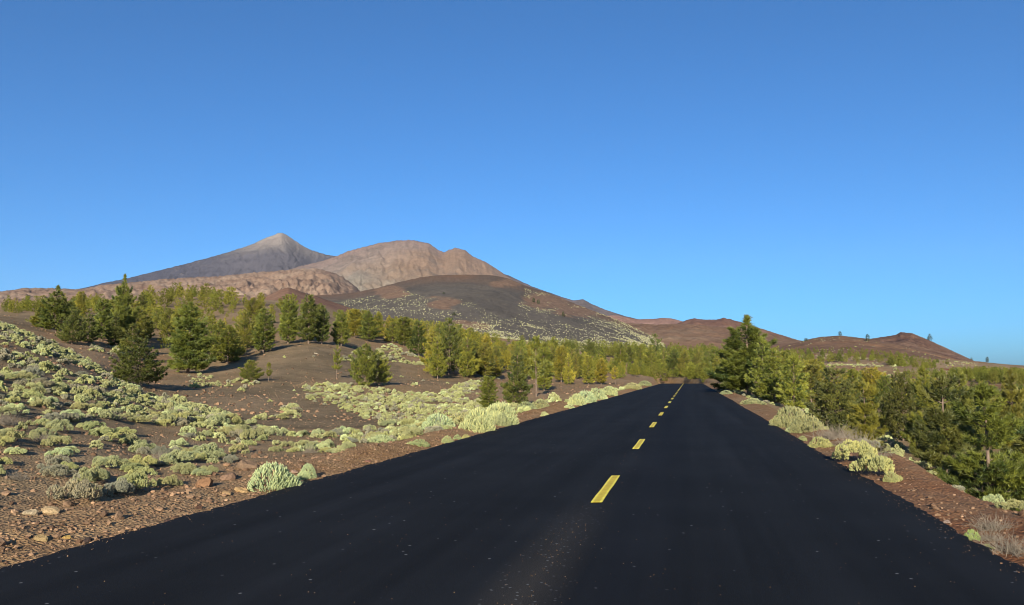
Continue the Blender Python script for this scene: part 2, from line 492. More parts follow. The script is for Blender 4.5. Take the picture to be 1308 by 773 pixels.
def ridge(name, crest, dc, df, db, foot, mat, na=260, nf=60, nb=14, p=1.25, gully=0.0, gf=60, rough=0.0, rs=300., seed=1, label_attr=None, crough=0.004):
    px = np.array([c[0] for c in crest], float); py = np.array([c[1] for c in crest], float)
    A = np.linspace(float(az_of(px[0])), float(az_of(px[-1])), na)
    pc = np.interp(A, az_of(px), py)
    pc = gsm(pc[None, :], 0.7, 1)[0]
    zc = HC + dc * tan_el(A, pc)
    zf = HC + df * tan_el(A, np.maximum(foot, pc + 7))
    xf, yf = polar(A, np.full(na, float(df)))
    zf = np.minimum(zf, H(xf, yf, False) - 2.5 - 25 * sstep(900, 5000, df))
    t1 = np.linspace(0, 1, nf); t2 = np.linspace(0, 1, nb + 1)[1:]
    R = np.concatenate([df + (dc - df) * t1, dc + (db - dc) * t2])
    T = np.concatenate([t1, 1 - t2])
    AA, RR = np.meshgrid(A, R, indexing='ij'); TT = np.broadcast_to(T, AA.shape)
    fr = RR <= dc
    zlow = np.where(RR <= dc, zf[:, None], np.minimum(zf, zc)[:, None] - 5)
    Z = zlow + (zc[:, None] - zlow) * np.where(fr, TT ** p, TT ** 1.1)
    X, Y = polar(AA, RR)
    win = np.sin(np.pi * np.clip(TT, 0, 1)) ** 0.7
    amp = (zc - zf)[:, None].clip(0)
    if gully: Z = Z + gully * amp * win * ridged(AA * gf + 1.6 * fbm(X / (dc * 0.03), Y / (dc * 0.03), seed + 9, 3), RR / dc * 9.0, seed, 4)
    if rough: Z = Z + rough * amp * win * (0.6 * fbm(X / rs, Y / rs, seed + 3, 5) + 0.4 * ridged(X / (rs * 0.6), Y / (rs * 0.6), seed + 7, 4))
    lim = HC + RR * tan_el(A, pc)[:, None]
    over = Z - lim
    Z = np.where(fr & (over > 0), lim + over * 0.12 * (1 - TT), Z)
    Z = Z + crough * amp * fbm(AA * 500, RR / dc * 40, seed + 5, 3) * sstep(0.5, 1, TT)
    V = np.stack([X, Y, Z], -1).reshape(-1, 3)
    pxx, pyy, _ = project(X, Y, Z)
    at = {'t': TT.ravel(), 'u': ((pxx - px[0]) / (px[-1] - px[0])).ravel()}
    me = mesh_np(name, V, [grid_faces(len(A), len(R))[:, ::-1]], [mat], smooth=True, attrs=at)
    o = link(name, me, kind='structure')
    return o, (A, R, Z)


def m_teide(g):
    sx = g.n('ShaderNodeSeparateXYZ'); g.t.links.new(g.pos, sx.inputs[0])
    t = g.math('MULTIPLY', sx.outputs[2], 1 / 1528.0)
    n = g.noise(0.004, 7, 0.7, stretch=(1, 1, 0.25)); n2 = g.noise(0.012, 6, 0.7)
    f = g.math('ADD', t, g.math('MULTIPLY', g.math('SUBTRACT', n, 0.5), 0.16))
    c = g.ramp(f, [(0.0, (0.066, 0.062, 0.082)), (0.76, (0.085, 0.078, 0.094)), (0.83, (0.14, 0.122, 0.122)), (0.90, (0.24, 0.20, 0.18)), (0.95, (0.36, 0.30, 0.265)), (0.975, (0.66, 0.56, 0.50))])
    u = g.attr('u')
    # only the summit cone is pale: away from it the flanks stay dark lava
    w = g.ramp(g.math('ABSOLUTE', g.math('SUBTRACT', u, 0.463)), [(0.0, 1.0), (0.05, 1.0), (0.15, 0.0)])
    c = g.mix(w, g.ramp(n2, [(0.3, (0.042, 0.042, 0.062)), (0.7, (0.075, 0.070, 0.092))]), c)
    c = g.mix(g.ramp(n2, [(0.58, 0.0), (0.75, 0.5)]), c, (0.20, 0.17, 0.15))
    g.color(c); g.bump(g.noise(0.012, 8, 0.75), 45, 1.0)


def m_viejo(g):
    t = g.attr('t'); n = g.noise(0.004, 7, 0.65); n2 = g.noise(0.03, 6, 0.7); n3 = g.noise(0.0013, 4, 0.5)
    c = g.ramp(t, [(0.0, (0.25, 0.235, 0.185)), (0.65, (0.28, 0.245, 0.20)), (0.82, (0.285, 0.22, 0.185)), (1.0, (0.255, 0.18, 0.155))])
    c = g.mix(g.ramp(n3, [(0.45, 0.0), (0.6, 0.8)]), c, (0.26, 0.165, 0.11))
    c = g.mix(g.ramp(n, [(0.5, 0.0), (0.62, 0.55)]), c, (0.15, 0.12, 0.105))
    c = g.mix(0.6, c, g.mix(1.0, c, g.ramp(n2, [(0.3, 0.72), (0.7, 1.28)]), 'MULTIPLY'))
    g.color(c); g.bump(g.noise(0.02, 8, 0.8), 26, 1.0)


def m_red(a, b, hi, s=0.01, bump=4):
    def f(g):
        n = g.noise(s, 7, 0.65); n2 = g.noise(s * 7, 6, 0.7)
        c = g.ramp(n, [(0.3, a), (0.52, b), (0.72, hi)])
        c = g.mix(0.7, c, g.mix(1.0, c, g.ramp(n2, [(0.3, 0.55), (0.7, 1.4)]), 'MULTIPLY'))
        g.color(c); g.bump(g.noise(s * 5, 7, 0.7), bump, 0.8)
    return f


def m_ash(g):
    n = g.noise(0.02, 6, 0.6); n2 = g.noise(0.25, 6, 0.7); t = g.attr('t')
    c = g.ramp(n, [(0.3, (0.066, 0.058, 0.052)), (0.7, (0.096, 0.083, 0.072))])
    top = g.ramp(t, [(0.72, 0.0), (0.97, 0.75)])
    c = g.mix(g.math('MULTIPLY', top, g.ramp(n, [(0.4, 0.4), (0.6, 1.0)])), c, (0.14, 0.075, 0.045))
    c = g.mix(g.attr('redness'), c, g.ramp(n2, [(0.3, (0.13, 0.082, 0.058)), (0.7, (0.17, 0.112, 0.08))]))
    c = g.mix(0.5, c, g.mix(1.0, c, g.ramp(n2, [(0.3, 0.65), (0.7, 1.35)]), 'MULTIPLY'))
    g.color(c); g.bump(n2, 0.8, 0.6)


ridge('far_volcano', [(-20, 392), (60, 379), (100, 368), (125, 362), (150, 357), (180, 350), (220, 340), (260, 329.5), (290, 321), (315, 313), (330, 306), (340, 302), (349, 298.2), (353, 297.2), (358, 298.5), (366, 303), (380, 312.5), (395, 320), (412, 325), (425, 327), (450, 337), (500, 350), (560, 362), (640, 380), (720, 400), (790, 420)],
      8500, 5200, 10500, 402, hill_mat('volcano_rock', m_teide), na=520, nf=110, p=1.35, gully=0.05, gf=90, rough=0.10, rs=350, seed=4, crough=0.005)
ridge('distant_lava_flank', [(560, 345), (620, 343), (650, 352), (680, 366), (700, 373), (720, 380), (734, 384), (745, 382), (756, 388), (775, 396), (800, 404), (830, 411), (870, 420), (910, 432)],
      6800, 5000, 8000, 425, hill_mat('lava_flank_rock', m_red((0.07, 0.055, 0.055), (0.10, 0.08, 0.08), (0.14, 0.10, 0.095), 0.004, 8)), na=240, seed=8, gully=0.04, gf=120)
ridge('old_crater_mountain', [(250, 392), (310, 366), (350, 350), (380, 340), (410, 333), (425, 328), (440, 321.5), (460, 316), (480, 311), (500, 308), (515, 306.5), (530, 307.5), (538, 310), (545, 310.5), (552, 315), (560, 320.5), (567, 322.5), (573, 319), (580, 316.5), (588, 318.5), (594, 320), (602, 327), (620, 335), (632, 342), (648, 353), (662, 363), (682, 374), (705, 384), (735, 393), (765, 403), (800, 414), (850, 430)],
      5000, 2900, 6200, 402, hill_mat('crater_mountain_scree', m_viejo), na=460, nf=120, p=1.15, gully=0.03, gf=130, rough=0.065, rs=230, seed=12, crough=0.006)
ridge('red_lava_ridge', [(-260, 384), (-120, 377), (0, 371.5), (25, 368), (60, 368), (85, 369.5), (100, 369), (130, 363), (160, 361.5), (200, 357), (250, 354), (285, 352.5), (320, 348), (350, 346), (380, 343), (400, 343), (420, 347), (436, 354), (450, 364), (465, 378), (490, 396)],
      2900, 1600, 3500, 403, hill_mat('red_lava', m_red((0.155, 0.095, 0.068), (0.215, 0.145, 0.105), (0.285, 0.21, 0.155), 0.012, 4)), na=420, nf=90, p=0.9, gully=0.04, gf=120, rough=0.10, rs=90, seed=17, crough=0.012)
ridge('pink_hills', [(740, 412), (765, 403), (790, 403), (815, 408), (835, 407.5), (848, 406), (860, 407), (872, 410), (890, 416), (930, 430)],
      3200, 2200, 3800, 425, hill_mat('pink_scree', m_red((0.16, 0.09, 0.07), (0.24, 0.14, 0.11), (0.32, 0.2, 0.16), 0.008, 5)), na=160, seed=21, gully=0.06, gf=120)
ridge('twin_cones', [(840, 425), (862, 415), (878, 409), (887, 406.5), (900, 408), (915, 408.5), (925, 406), (934, 407.5), (950, 412), (975, 420), (1000, 428), (1025, 436), (1060, 445)],
      2300, 1500, 2800, 432, hill_mat('cone_cinder', m_red((0.11, 0.055, 0.04), (0.155, 0.085, 0.06), (0.20, 0.12, 0.085), 0.008, 4)), na=200, seed=25, rough=0.18, rs=90, crough=0.01)
ridge('brown_plateau', [(720, 425), (760, 418), (800, 413), (840, 415), (880, 414), (920, 418), (960, 420), (1000, 431), (1040, 438), (1100, 450)],
      1300, 560, 1700, 442, hill_mat('brown_scoria', m_red((0.13, 0.075, 0.052), (0.18, 0.11, 0.072), (0.23, 0.155, 0.10), 0.015, 2.5)), na=220, seed=29, rough=0.22, rs=60, p=0.8, crough=0.02)
_, CONE = ridge('cinder_cone', [(1080, 446), (1105, 434), (1130, 430.5), (1146, 428), (1153, 424.5), (1167, 425.5), (1185, 433), (1205, 442), (1225, 451.5), (1245, 461), (1270, 468), (1290, 474)],
      1000, 620, 1300, 462, hill_mat('dark_red_cinder', m_red((0.10, 0.055, 0.042), (0.155, 0.09, 0.064), (0.21, 0.135, 0.095), 0.018, 6)), na=200, seed=33, gully=0.10, gf=45, p=0.9, rough=0.12, rs=45, crough=0.015)
_, FARR = ridge('forest_horizon_ridge', [(1180, 468), (1215, 462), (1250, 461.5), (1280, 465), (1310, 467), (1380, 469), (1500, 472), (1700, 480)],
      1500, 1000, 2200, 470, hill_mat('far_scrub', m_red((0.05, 0.05, 0.02), (0.08, 0.07, 0.03), (0.11, 0.07, 0.045), 0.03, 3)), na=160, seed=37, rough=0.05, rs=50)
_, HUMP = ridge('orange_hump', [(960, 462), (1000, 443), (1030, 434.5), (1050, 430.5), (1075, 428.5), (1095, 431), (1115, 433.5), (1150, 440), (1200, 452), (1260, 470)],
      620, 330, 800, 462, hill_mat('orange_scoria', m_red((0.11, 0.066, 0.045), (0.15, 0.09, 0.058), (0.25, 0.13, 0.07), 0.025, 1.5)), na=200, seed=41, rough=0.16, rs=35, p=0.9, crough=0.012)
ridge('red_mound', [(310, 392), (330, 382), (345, 375), (355, 370), (365, 367), (375, 370), (388, 375), (400, 378), (430, 388), (460, 398)],
      420, 300, 520, 396, hill_mat('red_scoria', m_red((0.11, 0.062, 0.045), (0.16, 0.09, 0.062), (0.20, 0.125, 0.085), 0.04, 1)), na=120, nf=30, seed=45)

ASHCREST = [(280, 398), (330, 386), (380, 378.5), (420, 376.5), (450, 374), (480, 368), (510, 360), (535, 354.5), (560, 351.5), (600, 351), (628, 351.5), (650, 356), (680, 368), (700, 374), (720, 382), (740, 390), (760, 397.5), (780, 405), (800, 413), (820, 423), (840, 432), (860, 440)]
_ash, ASH = ridge('ash_hill', ASHCREST, 680, 400, 900, 434, hill_mat('dark_ash', m_ash), na=420, nf=110, seed=50, rough=0.05, rs=60, p=1.0, gully=0.012, gf=30)
_A, _R, _Z = ASH
_AA, _RR = np.meshgrid(_A, _R, indexing='ij'); _X, _Y = polar(_AA, _RR)
_px, _py, _ = project(_X, _Y, _Z)
_n = fbm(_X / 14, _Y / 14, 71, 4); _w = _px + 10 * _n; _v = _py + 5 * _n
_red = np.zeros(_px.shape)
for (cx, cy, rx, ry) in [(568, 388, 24, 8), (500, 374, 20, 9), (700, 385, 36, 10), (735, 398, 30, 8), (600, 415, 26, 4), (650, 362, 30, 5)]:
    _red = np.maximum(_red, 1 - sstep(0.75, 1.15, np.hypot((_w - cx) / rx, (_v - cy) / ry)))
at = _ash.data.attributes.new('redness', 'FLOAT', 'POINT'); at.data.foreach_set('value', _red.ravel().astype(np.float32))


def grid_lookup(G, x, y):
    A, R, Z = G
    r = np.hypot(x, y); az = np.arctan2(x, y) + YAW
    fi = np.clip((az - A[0]) / (A[1] - A[0]), 0, len(A) - 1.001); i = fi.astype(int); u = fi - i
    fj = np.clip(np.interp(r, R, np.arange(len(R))), 0, len(R) - 1.001); j = fj.astype(int); v = fj - j
    z = (Z[i, j] * (1 - u) + Z[i + 1, j] * u) * (1 - v) + (Z[i, j + 1] * (1 - u) + Z[i + 1, j + 1] * u) * v
    ok = (az > A[0]) & (az < A[-1]) & (r > R[0]) & (r < R[-1])
    return np.where(ok, z, -1e9)


def HT(x, y):
    """height of whatever land lies on top at x, y (ground sheet, ash hill or hump)"""
    x = np.asarray(x, float); y = np.asarray(y, float)
    z = H(x, y)
    for G in (ASH, HUMP, CONE, FARR): z = np.maximum(z, grid_lookup(G, x, y))
    return z


# ------------------------------------------------------------------ pines
def rot_to(d):
    """basis (u, v) perpendicular to unit vectors d (n,3)"""
    up = np.where(np.abs(d[:, 2:3]) > 0.9, np.array([[1., 0, 0]]), np.array([[0, 0, 1.]]))
    u = np.cross(d, up); u /= np.linalg.norm(u, axis=1, keepdims=True) + 1e-9
    return u, np.cross(d, u)


def tube(pts, rad, n=6):
    pts = np.array(pts, float); rad = np.array(rad, float)
    V = []; m = len(pts)
    for i in range(m):
        d = pts[min(i + 1, m - 1)] - pts[max(i - 1, 0)]; d /= np.linalg.norm(d) + 1e-9
        u, v = rot_to(d[None]); a = np.arange(n) / n * 2 * np.pi
        V.append(pts[i] + rad[i] * (np.cos(a)[:, None] * u + np.sin(a)[:, None] * v))
    V = np.vstack(V); fs = []
    for i in range(m - 1):
        for k in range(n):
            fs.append((i * n + k, i * n + (k + 1) % n, (i + 1) * n + (k + 1) % n, (i + 1) * n + k))
    return V, np.array(fs)


def pine_data(seed, R=0.24, levels=16, per=7, tufts=1500, blades=12, bl=0.034, bw=0.0035, base=0.06, shape=0.8, tip=0.0, lump=0.25, sparse=0.0):
    """unit-height pine. returns trunk (V, F) and needles (V, F, tint)"""
    g = np.random.default_rng(seed)
    bend = (g.random(2) - 0.5) * 0.04
    def ax(h): return np.array([bend[0] * math.sin(h * 3), bend[1] * math.sin(h * 2.3), h])
    hs = np.linspace(0, 0.97, 9)
    tv, tf = tube([ax(h) for h in hs], [0.016 * (1 - h) ** 0.8 + 0.0025 for h in hs], 7)
    TV = [tv]; TF = [tf]; nv = len(tv)
    br = []
    body_top = 1 - tip
    ph = g.random() * 6
    for l in range(levels):
        q = (l + g.random() * 0.7) / levels
        h = base + (body_top - base) * q
        k = per if q < 0.8 else max(4, per - 2)
        lobe = 1 + lump * (g.random() - 0.5) * 2
        for b in range(k):
            if g.random() < sparse: continue
            ang = ph + b * 2 * math.pi / k + g.normal() * 0.25
            prof = (1 - q) ** shape * (0.62 + 0.38 * min(1, q / 0.16)) + 0.06
            L = R * prof * lobe * (0.78 + 0.42 * g.random())
            up = 0.15 + 0.5 * q + g.random() * 0.25
            br.append((h, ang, L, up))
        ph += 1.1 + g.random()
    if tip > 0:
        for k in range(4):
            h = body_top + tip * (k + 0.4) / 4
            for b in range(5):
                br.append((h, ph + b * 1.26, 0.028 * (1.2 - 0.22 * k) / 1, 0.5))
            ph += 0.7
    wts = np.array([b[2] for b in br]) ** 1.5; wts /= wts.sum()
    cnt = g.multinomial(tufts, wts)
    P = []; D = []; T = []
    for (h, ang, L, up), c in zip(br, cnt):
        o = ax(h); d = np.array([math.cos(ang), math.sin(ang), 0])
        e1 = o + d * L * 0.55 + np.array([0, 0, L * up * 0.35]); e2 = o + d * L + np.array([0, 0, L * up])
        if L > 0.05:
            v, f = tube([o, e1, e2], [0.0045, 0.003, 0.001], 4)
            TV.append(v); TF.append(f + nv); nv += len(v)
        bt = g.normal() * 0.16
        for _ in range(c):
            s = 0.3 + 0.7 * math.sqrt(g.random()); s = (math.floor(s * 5 + ph) + 0.5 + g.normal() * 0.22 - ph) / 5; s = min(max(s, 0.2), 1.02)
            p = o + d * L * s + np.array([0, 0, L * up * s * s])
            spread = L * 0.26 * (1.15 - s) + 0.007
            side = np.array([-d[1], d[0], 0]) * g.normal() * spread * 1.1
            p = p + side + np.array([0, 0, g.normal() * spread * 0.4])
            P.append(p); dd = d * (0.7) + side / (np.linalg.norm(side) + 1e-6) * 0.25 + np.array([0, 0, 0.5 + 0.4 * g.random()])
            D.append(dd / np.linalg.norm(dd)); T.append(0.5 + bt + g.normal() * 0.13)
    for _ in range(max(6, tufts // 60)):      # leader
        h = 0.9 + 0.1 * g.random(); P.append(ax(h) + g.normal(size=3) * 0.006); D.append(np.array([0, 0, 1.])); T.append(0.6)
    P = np.array(P); D = np.array(D); T = np.array(T).clip(0, 1)
    n = len(P)
    P = np.repeat(P, blades, 0); D = np.repeat(D, blades, 0); T = np.repeat(T, blades) + g.normal(size=n * blades) * 0.05
    d = D + g.normal(size=D.shape) * 0.55; d /= np.linalg.norm(d, axis=1, keepdims=True)
    u, v = rot_to(d); a = g.random(len(d)) * 6.28
    w = (np.cos(a)[:, None] * u + np.sin(a)[:, None] * v) * bw
    l = bl * (0.7 + 0.6 * g.random(len(d)))[:, None]
    base_ = P + g.normal(size=P.shape) * bl * 0.12
    NV = np.stack([base_ - w, base_ + w, base_ + d * l], 1).reshape(-1, 3)
    NF = np.arange(len(NV)).reshape(-1, 3)
    return (np.vstack(TV), np.vstack(TF)), (NV, NF, np.repeat(T.clip(0, 1), 3))


SHAPES = {   # kind: keyword arguments
    'cone': dict(R=0.26, shape=0.8),
    'wide': dict(R=0.40, shape=0.6, lump=0.35, levels=13, per=8),
    'column': dict(R=0.19, shape=0.35, lump=0.15),
    'tip': dict(R=0.25, shape=0.5, tip=0.16, lump=0.35),
    'sparse': dict(R=0.22, shape=0.55, base=0.3, lump=0.4, sparse=0.3, levels=12, per=5),
    'ragged': dict(R=0.30, shape=0.7, lump=0.6, sparse=0.15, base=0.04, levels=14),
}
LOD = {'near': dict(tufts=3600, blades=15, bl=0.036, bw=0.0028), 'mid': dict(tufts=1500, blades=9, bl=0.040, bw=0.0058), 'far': dict(tufts=230, blades=6, bl=0.062, bw=0.013)}
PROTO = {}


def proto(kind, lod, var):
    key = (kind, lod, var)
    if key not in PROTO:
        kw = dict(SHAPES[kind]); kw.update(LOD[lod])
        if kind == 'sparse': kw['tufts'] = kw['tufts'] // 2
        if kind == 'wide': kw['tufts'] = int(kw['tufts'] * 1.7)
        (tv, tf), (nv, nf, ti) = pine_data(hash((len(kind), ord(kind[0]), lod == 'near', lod == 'mid', var)) % 100000, **kw)
        if lod == 'far':
            # one small mesh with both materials
            tv, tf = tv[:63], tf[:56]
            V = np.vstack([tv, nv]); me = mesh_np('pine_tree', V, [tf, nf + len(tv)], [M_bark, M_needle],
                                                  midx=np.concatenate([np.zeros(len(tf)), np.ones(len(nf))]), attrs={'tint': np.concatenate([np.full(len(tv), 0.5), ti])})
            PROTO[key] = (me, V, tf, nf + len(tv), np.concatenate([np.full(len(tv), 0.5), ti]))
        else:
            PROTO[key] = (mesh_np('trunk', tv, [tf], [M_bark], smooth=True), mesh_np('crown', nv, [nf], [M_needle], attrs={'tint': ti}))
    return PROTO[key]


BASE_R = {k: v['R'] for k, v in SHAPES.items()}
TINT = {'yellow': (0.168, 0.158, 0.024), 'gold': (0.215, 0.186, 0.026), 'light': (0.138, 0.143, 0.022), 'mid': (0.112, 0.122, 0.020), 'dark': (0.078, 0.090, 0.018), 'olive': (0.118, 0.115, 0.022), 'deep': (0.045, 0.060, 0.022), 'moss': (0.082, 0.084, 0.020)}  # last tint: olive darkened, shade of the near right pines put into the colour
trees = []      # dict(x,y,z,h,w,kind,tint,label,group)


def add_tree(x, y, h, w, kind, tint, label=None, group=None, z=None):
    z = float(HT(x, y)) if z is None else z
    px, py, d = project(x, y, z)
    trees.append(dict(x=x, y=y, z=z, h=h, w=w, kind=kind, tint=tint, label=label, group=group, d=float(d), px=float(px), py=float(py), sz=h * F / max(float(d), 1)))


# hand placed pines: px, base row (or 'd', distance), top row, crown width in px, kind, tint, label
HERO = [
    (69, 'd', 96, 366, 44, 'tip', 'mid', 'tall green pine with a thin spire tip in the left hillside cluster'),
    (52, 'd', 104, 384, 34, 'cone', 'light', 'pale green pine at the left end of the dense hillside cluster'),
    (92, 440, None, 397, 34, 'wide', 'dark', 'dark bushy pine standing lowest at the front of the left hillside cluster'),
    (112, 438, None, 401, 28, 'cone', 'dark', 'dark pine on the right shoulder of the lowest pine of the left cluster'),
    (128, 'd', 90, 384, 26, 'column', 'mid', 'narrow green pine just left of the spire-topped pine on the hillside'),
    (154, 'd', 95, 352, 32, 'tip', 'mid', 'tallest left hillside pine whose bare spire pierces the grey volcano flank'),
    (84, 'd', 108, 385, 32, 'cone', 'mid', 'green pine in the middle of the left cluster behind the spire pine'),
    (145, 'd', 84, 400, 24, 'cone', 'dark', 'short dark pine at the foot of the tallest spire pine'),
    (167, 'd', 78, 414, 36, 'ragged', 'olive', 'low olive pine just above the round dark pine on the left'),
    (176, 'd', 46, 434, 62, 'wide', 'dark', 'round dark green pine rising from the edge of the sage shrub slope'),
    (240, 477, None, 388, 66, 'cone', 'mid', 'large broad green pine, the biggest on the left hillside'),
    (268, 'd', 84, 408, 30, 'ragged', 'light', 'lighter pine leaning against the right side of the biggest hillside pine'),
    (291, 464, None, 416, 42, 'cone', 'light', 'light green pine right of the biggest hillside pine'),
    (320, 487, None, 461, 30, 'wide', 'light', 'small round pine like a bush at the left edge of the bare ash flat'),
    (336, 451, None, 396, 30, 'column', 'mid', 'narrow green pine with a long black shadow left of the dark pair'),
    (368, 439, None, 385, 27, 'column', 'mid', 'left one of the two tall pines at the top of the bare ash slope'),
    (394, 439, None, 379, 29, 'column', 'dark', 'right one of the two tall pines at the top of the bare ash slope'),
    (371, 'd', 110, 376, 30, 'cone', 'yellow', 'yellow-green crown rising behind the two tall pines of the ash slope'),
    (410, 'd', 98, 392, 18, 'column', 'dark', 'thin dark pine at the right side of the tall pair'),
    (436, 442, None, 397, 27, 'cone', 'mid', 'slender layered pine at the right top of the bare ash slope'),
    (430, 484, None, 442, 13, 'sparse', 'light', 'thin sparse young pine with a bare pale stem on the ash flat'),
    (343, 487, None, 464, 9, 'sparse', 'light', 'tiny thin sapling beside the small round pine'),
    (466, 494, None, 440, 40, 'wide', 'mid', 'left half of the bushy pine pair standing alone on the flat'),
    (484, 492, None, 452, 30, 'wide', 'light', 'shorter right half of the bushy pine pair on the flat'),
    (470, 436, None, 398, 28, 'cone', 'mid', 'green pine with a dark base left of the golden row'),
    (452, 'd', 128, 396, 24, 'column', 'yellow', 'yellow pine behind the green pine left of the golden row'),
    (516, 442, None, 406, 20, 'column', 'mid', 'green pine near the start of the golden row on the slope'),
    (535, 455, None, 410, 28, 'cone', 'dark', 'dark green pointed pine with drooping skirt left of the golden pine'),
    (552, 'd', 88, 419, 25, 'cone', 'gold', 'bright golden pine between two dark pines on the slope'),
    (559, 484, None, 430, 27, 'cone', 'light', 'light green pine in front of the tall dark pine in the centre'),
    (573, 478, None, 407, 32, 'ragged', 'dark', 'tall dark pine with open tiers in the centre left wood'),
    (597, 482, None, 426, 27, 'cone', 'light', 'bright pine just right of the tall dark pine with open tiers'),
    (620, 482, None, 440, 22, 'column', 'olive', 'olive pine behind the short columnar pine by the bushes'),
    (625, 524, None, 482, 23, 'column', 'light', 'short columnar bright green pine behind the two round roadside bushes'),
    (661, 520, None, 446, 33, 'cone', 'dark', 'dark green layered pine behind the roadside bushes left of the road'),
    (685, 507, None, 432, 24, 'sparse', 'mid', 'pine with a tall bare pale trunk right of the dark layered pine'),
    (695, 499, None, 445, 22, 'column', 'mid', 'green pine just right of the pine with the bare pale trunk'),
    (717, 488, None, 444, 20, 'column', 'yellow', 'left pine of a yellow pair with thin stems on the flat'),
    (726, 491, None, 452, 17, 'cone', 'gold', 'right pine of a yellow pair with thin stems on the flat'),
    (752, 491, None, 455, 16, 'column', 'yellow', 'small yellow pine left of the golden sapling near the road'),
    (768, 491, None, 459, 16, 'column', 'gold', 'golden sapling beyond the long band of roadside bushes'),
    (786, 491, None, 468, 13, 'sparse', 'gold', 'thin gold sapling with a pale trunk at the end of the bush band'),
    (838, 'd', 300, 427, 16, 'ragged', 'dark', 'dark pine standing out above the far wood against the brown plateau'),
    (956, 'd', 72, 405, 74, 'tip', 'mid', 'tallest pine right of the road, its spire above the brown hills'),
    (932, 'd', 78, 440, 40, 'ragged', 'dark', 'dark shaded pine at the left foot of the tallest roadside pine'),
    (975, 'd', 66, 432, 40, 'cone', 'mid', 'green pine leaning on the right side of the tallest roadside pine'),
    (990, 'd', 58, 446, 42, 'cone', 'mid', 'green pine second right of the tallest roadside pine'),
    (1013, 'd', 52, 452, 40, 'cone', 'light', 'bright pine behind the long pale roadside bush'),
    (1035, 'd', 62, 468, 34, 'column', 'olive', 'olive pine between the bright pine and the broad low pine'),
    (1066, 'd', 36, 474, 66, 'wide', 'moss', 'broad olive pine with dark hollows behind the dry grey brush'),
    (1102, 'd', 27, 488, 52, 'ragged', 'yellow', 'low yellow-green pine right behind the yellowish roadside bush'),
    (1118, 'd', 80, 470, 26, 'cone', 'yellow', 'yellow pine behind the low yellow-green pine on the right'),
    (1150, 'd', 40, 480, 52, 'wide', 'moss', 'shaded olive pine at the left side of the great right hand pines'),
    (1180, 'd', 34, 470, 48, 'ragged', 'mid', 'tall green pine behind the nearest right hand pine'),
    (1204, 'd', 24, 482, 86, 'ragged', 'moss', 'wide pine at the left of the big dark mass on the right'),
    (1256, 'd', 19, 494, 118, 'ragged', 'mid', 'nearest and largest pine, filling the right side above the verge'),
    (1330, 'd', 25, 506, 90, 'cone', 'olive', 'pine cut off by the right edge of the picture'),
    (1292, 'd', 34, 474, 50, 'cone', 'olive', 'olive green pine behind the nearest right hand pines near the picture edge'),
    (1225, 'd', 38, 473, 52, 'cone', 'olive', 'pointed olive pine rising between the nearest right hand pines'),
    (1110, 'd', 580, 427, 4.5, 'column', 'deep', 'lone dark pine on the skyline left of the cinder cone'),
    (1190, 'd', 985, 427, 5, 'column', 'deep', 'small dark pine on the right shoulder of the cinder cone'),
    (1262, 'd', 1480, 456, 3.5, 'column', 'deep', 'far dark pine breaking the skyline right of the cinder cone'),
    (1242, 'd', 1480, 457, 3, 'column', 'deep', 'far dark pine at the right foot of the cinder cone skyline'),
    (1075, 'd', 612, 423.5, 4, 'column', 'deep', 'tiny lone pine on top of the orange hump'),
    (1031, 'd', 560, 432, 4.5, 'column', 'deep', 'small skyline pine in the saddle left of the orange hump'),
    (720, 'd', 540, 386, 6, 'column', 'deep', 'small dark pine on the red patch of the ash hill'),
    (682, 'd', 590, 366, 6, 'column', 'deep', 'left of two dark dots of pine high on the ash hill'),
    (688, 'd', 588, 368, 6, 'column', 'deep', 'right of two dark dots of pine high on the ash hill'),
    (579, 'd', 470, 399, 10, 'wide', 'deep', 'lone dark pine low on the shrubby face of the ash hill'),
    (566, 'd', 560, 383, 6, 'wide', 'deep', 'lone dark shrubby pine above the red patch of the ash hill'),
]
for (px, b, dist, top, w, kind, tint, label) in HERO:
    if b == 'd':
        az = float(az_of(px)); x, y = polar(az, dist); r = dist
    else:
        hit = ray_ground(px, b)
        if hit is None: continue
        x, y, r = hit; az = math.atan2(x, y) + YAW
    z = float(HT(x, y))
    ztop = HC + r * float(tan_el(az, top))
    h = max(ztop - z, 1.2)
    if w < 9: h = min(h, 7.0 if dist < 700 else 13)
    if 'ash hill' in label: h = min(h, 3.6); w *= 0.62
    if h > 12: print('TALL', label, round(h, 1))
    depth = r * math.cos(az)
    if px < 520 and w > 20: w *= 0.88
    add_tree(float(x), float(y), h, w * depth / F, kind, tint, label, None, z)

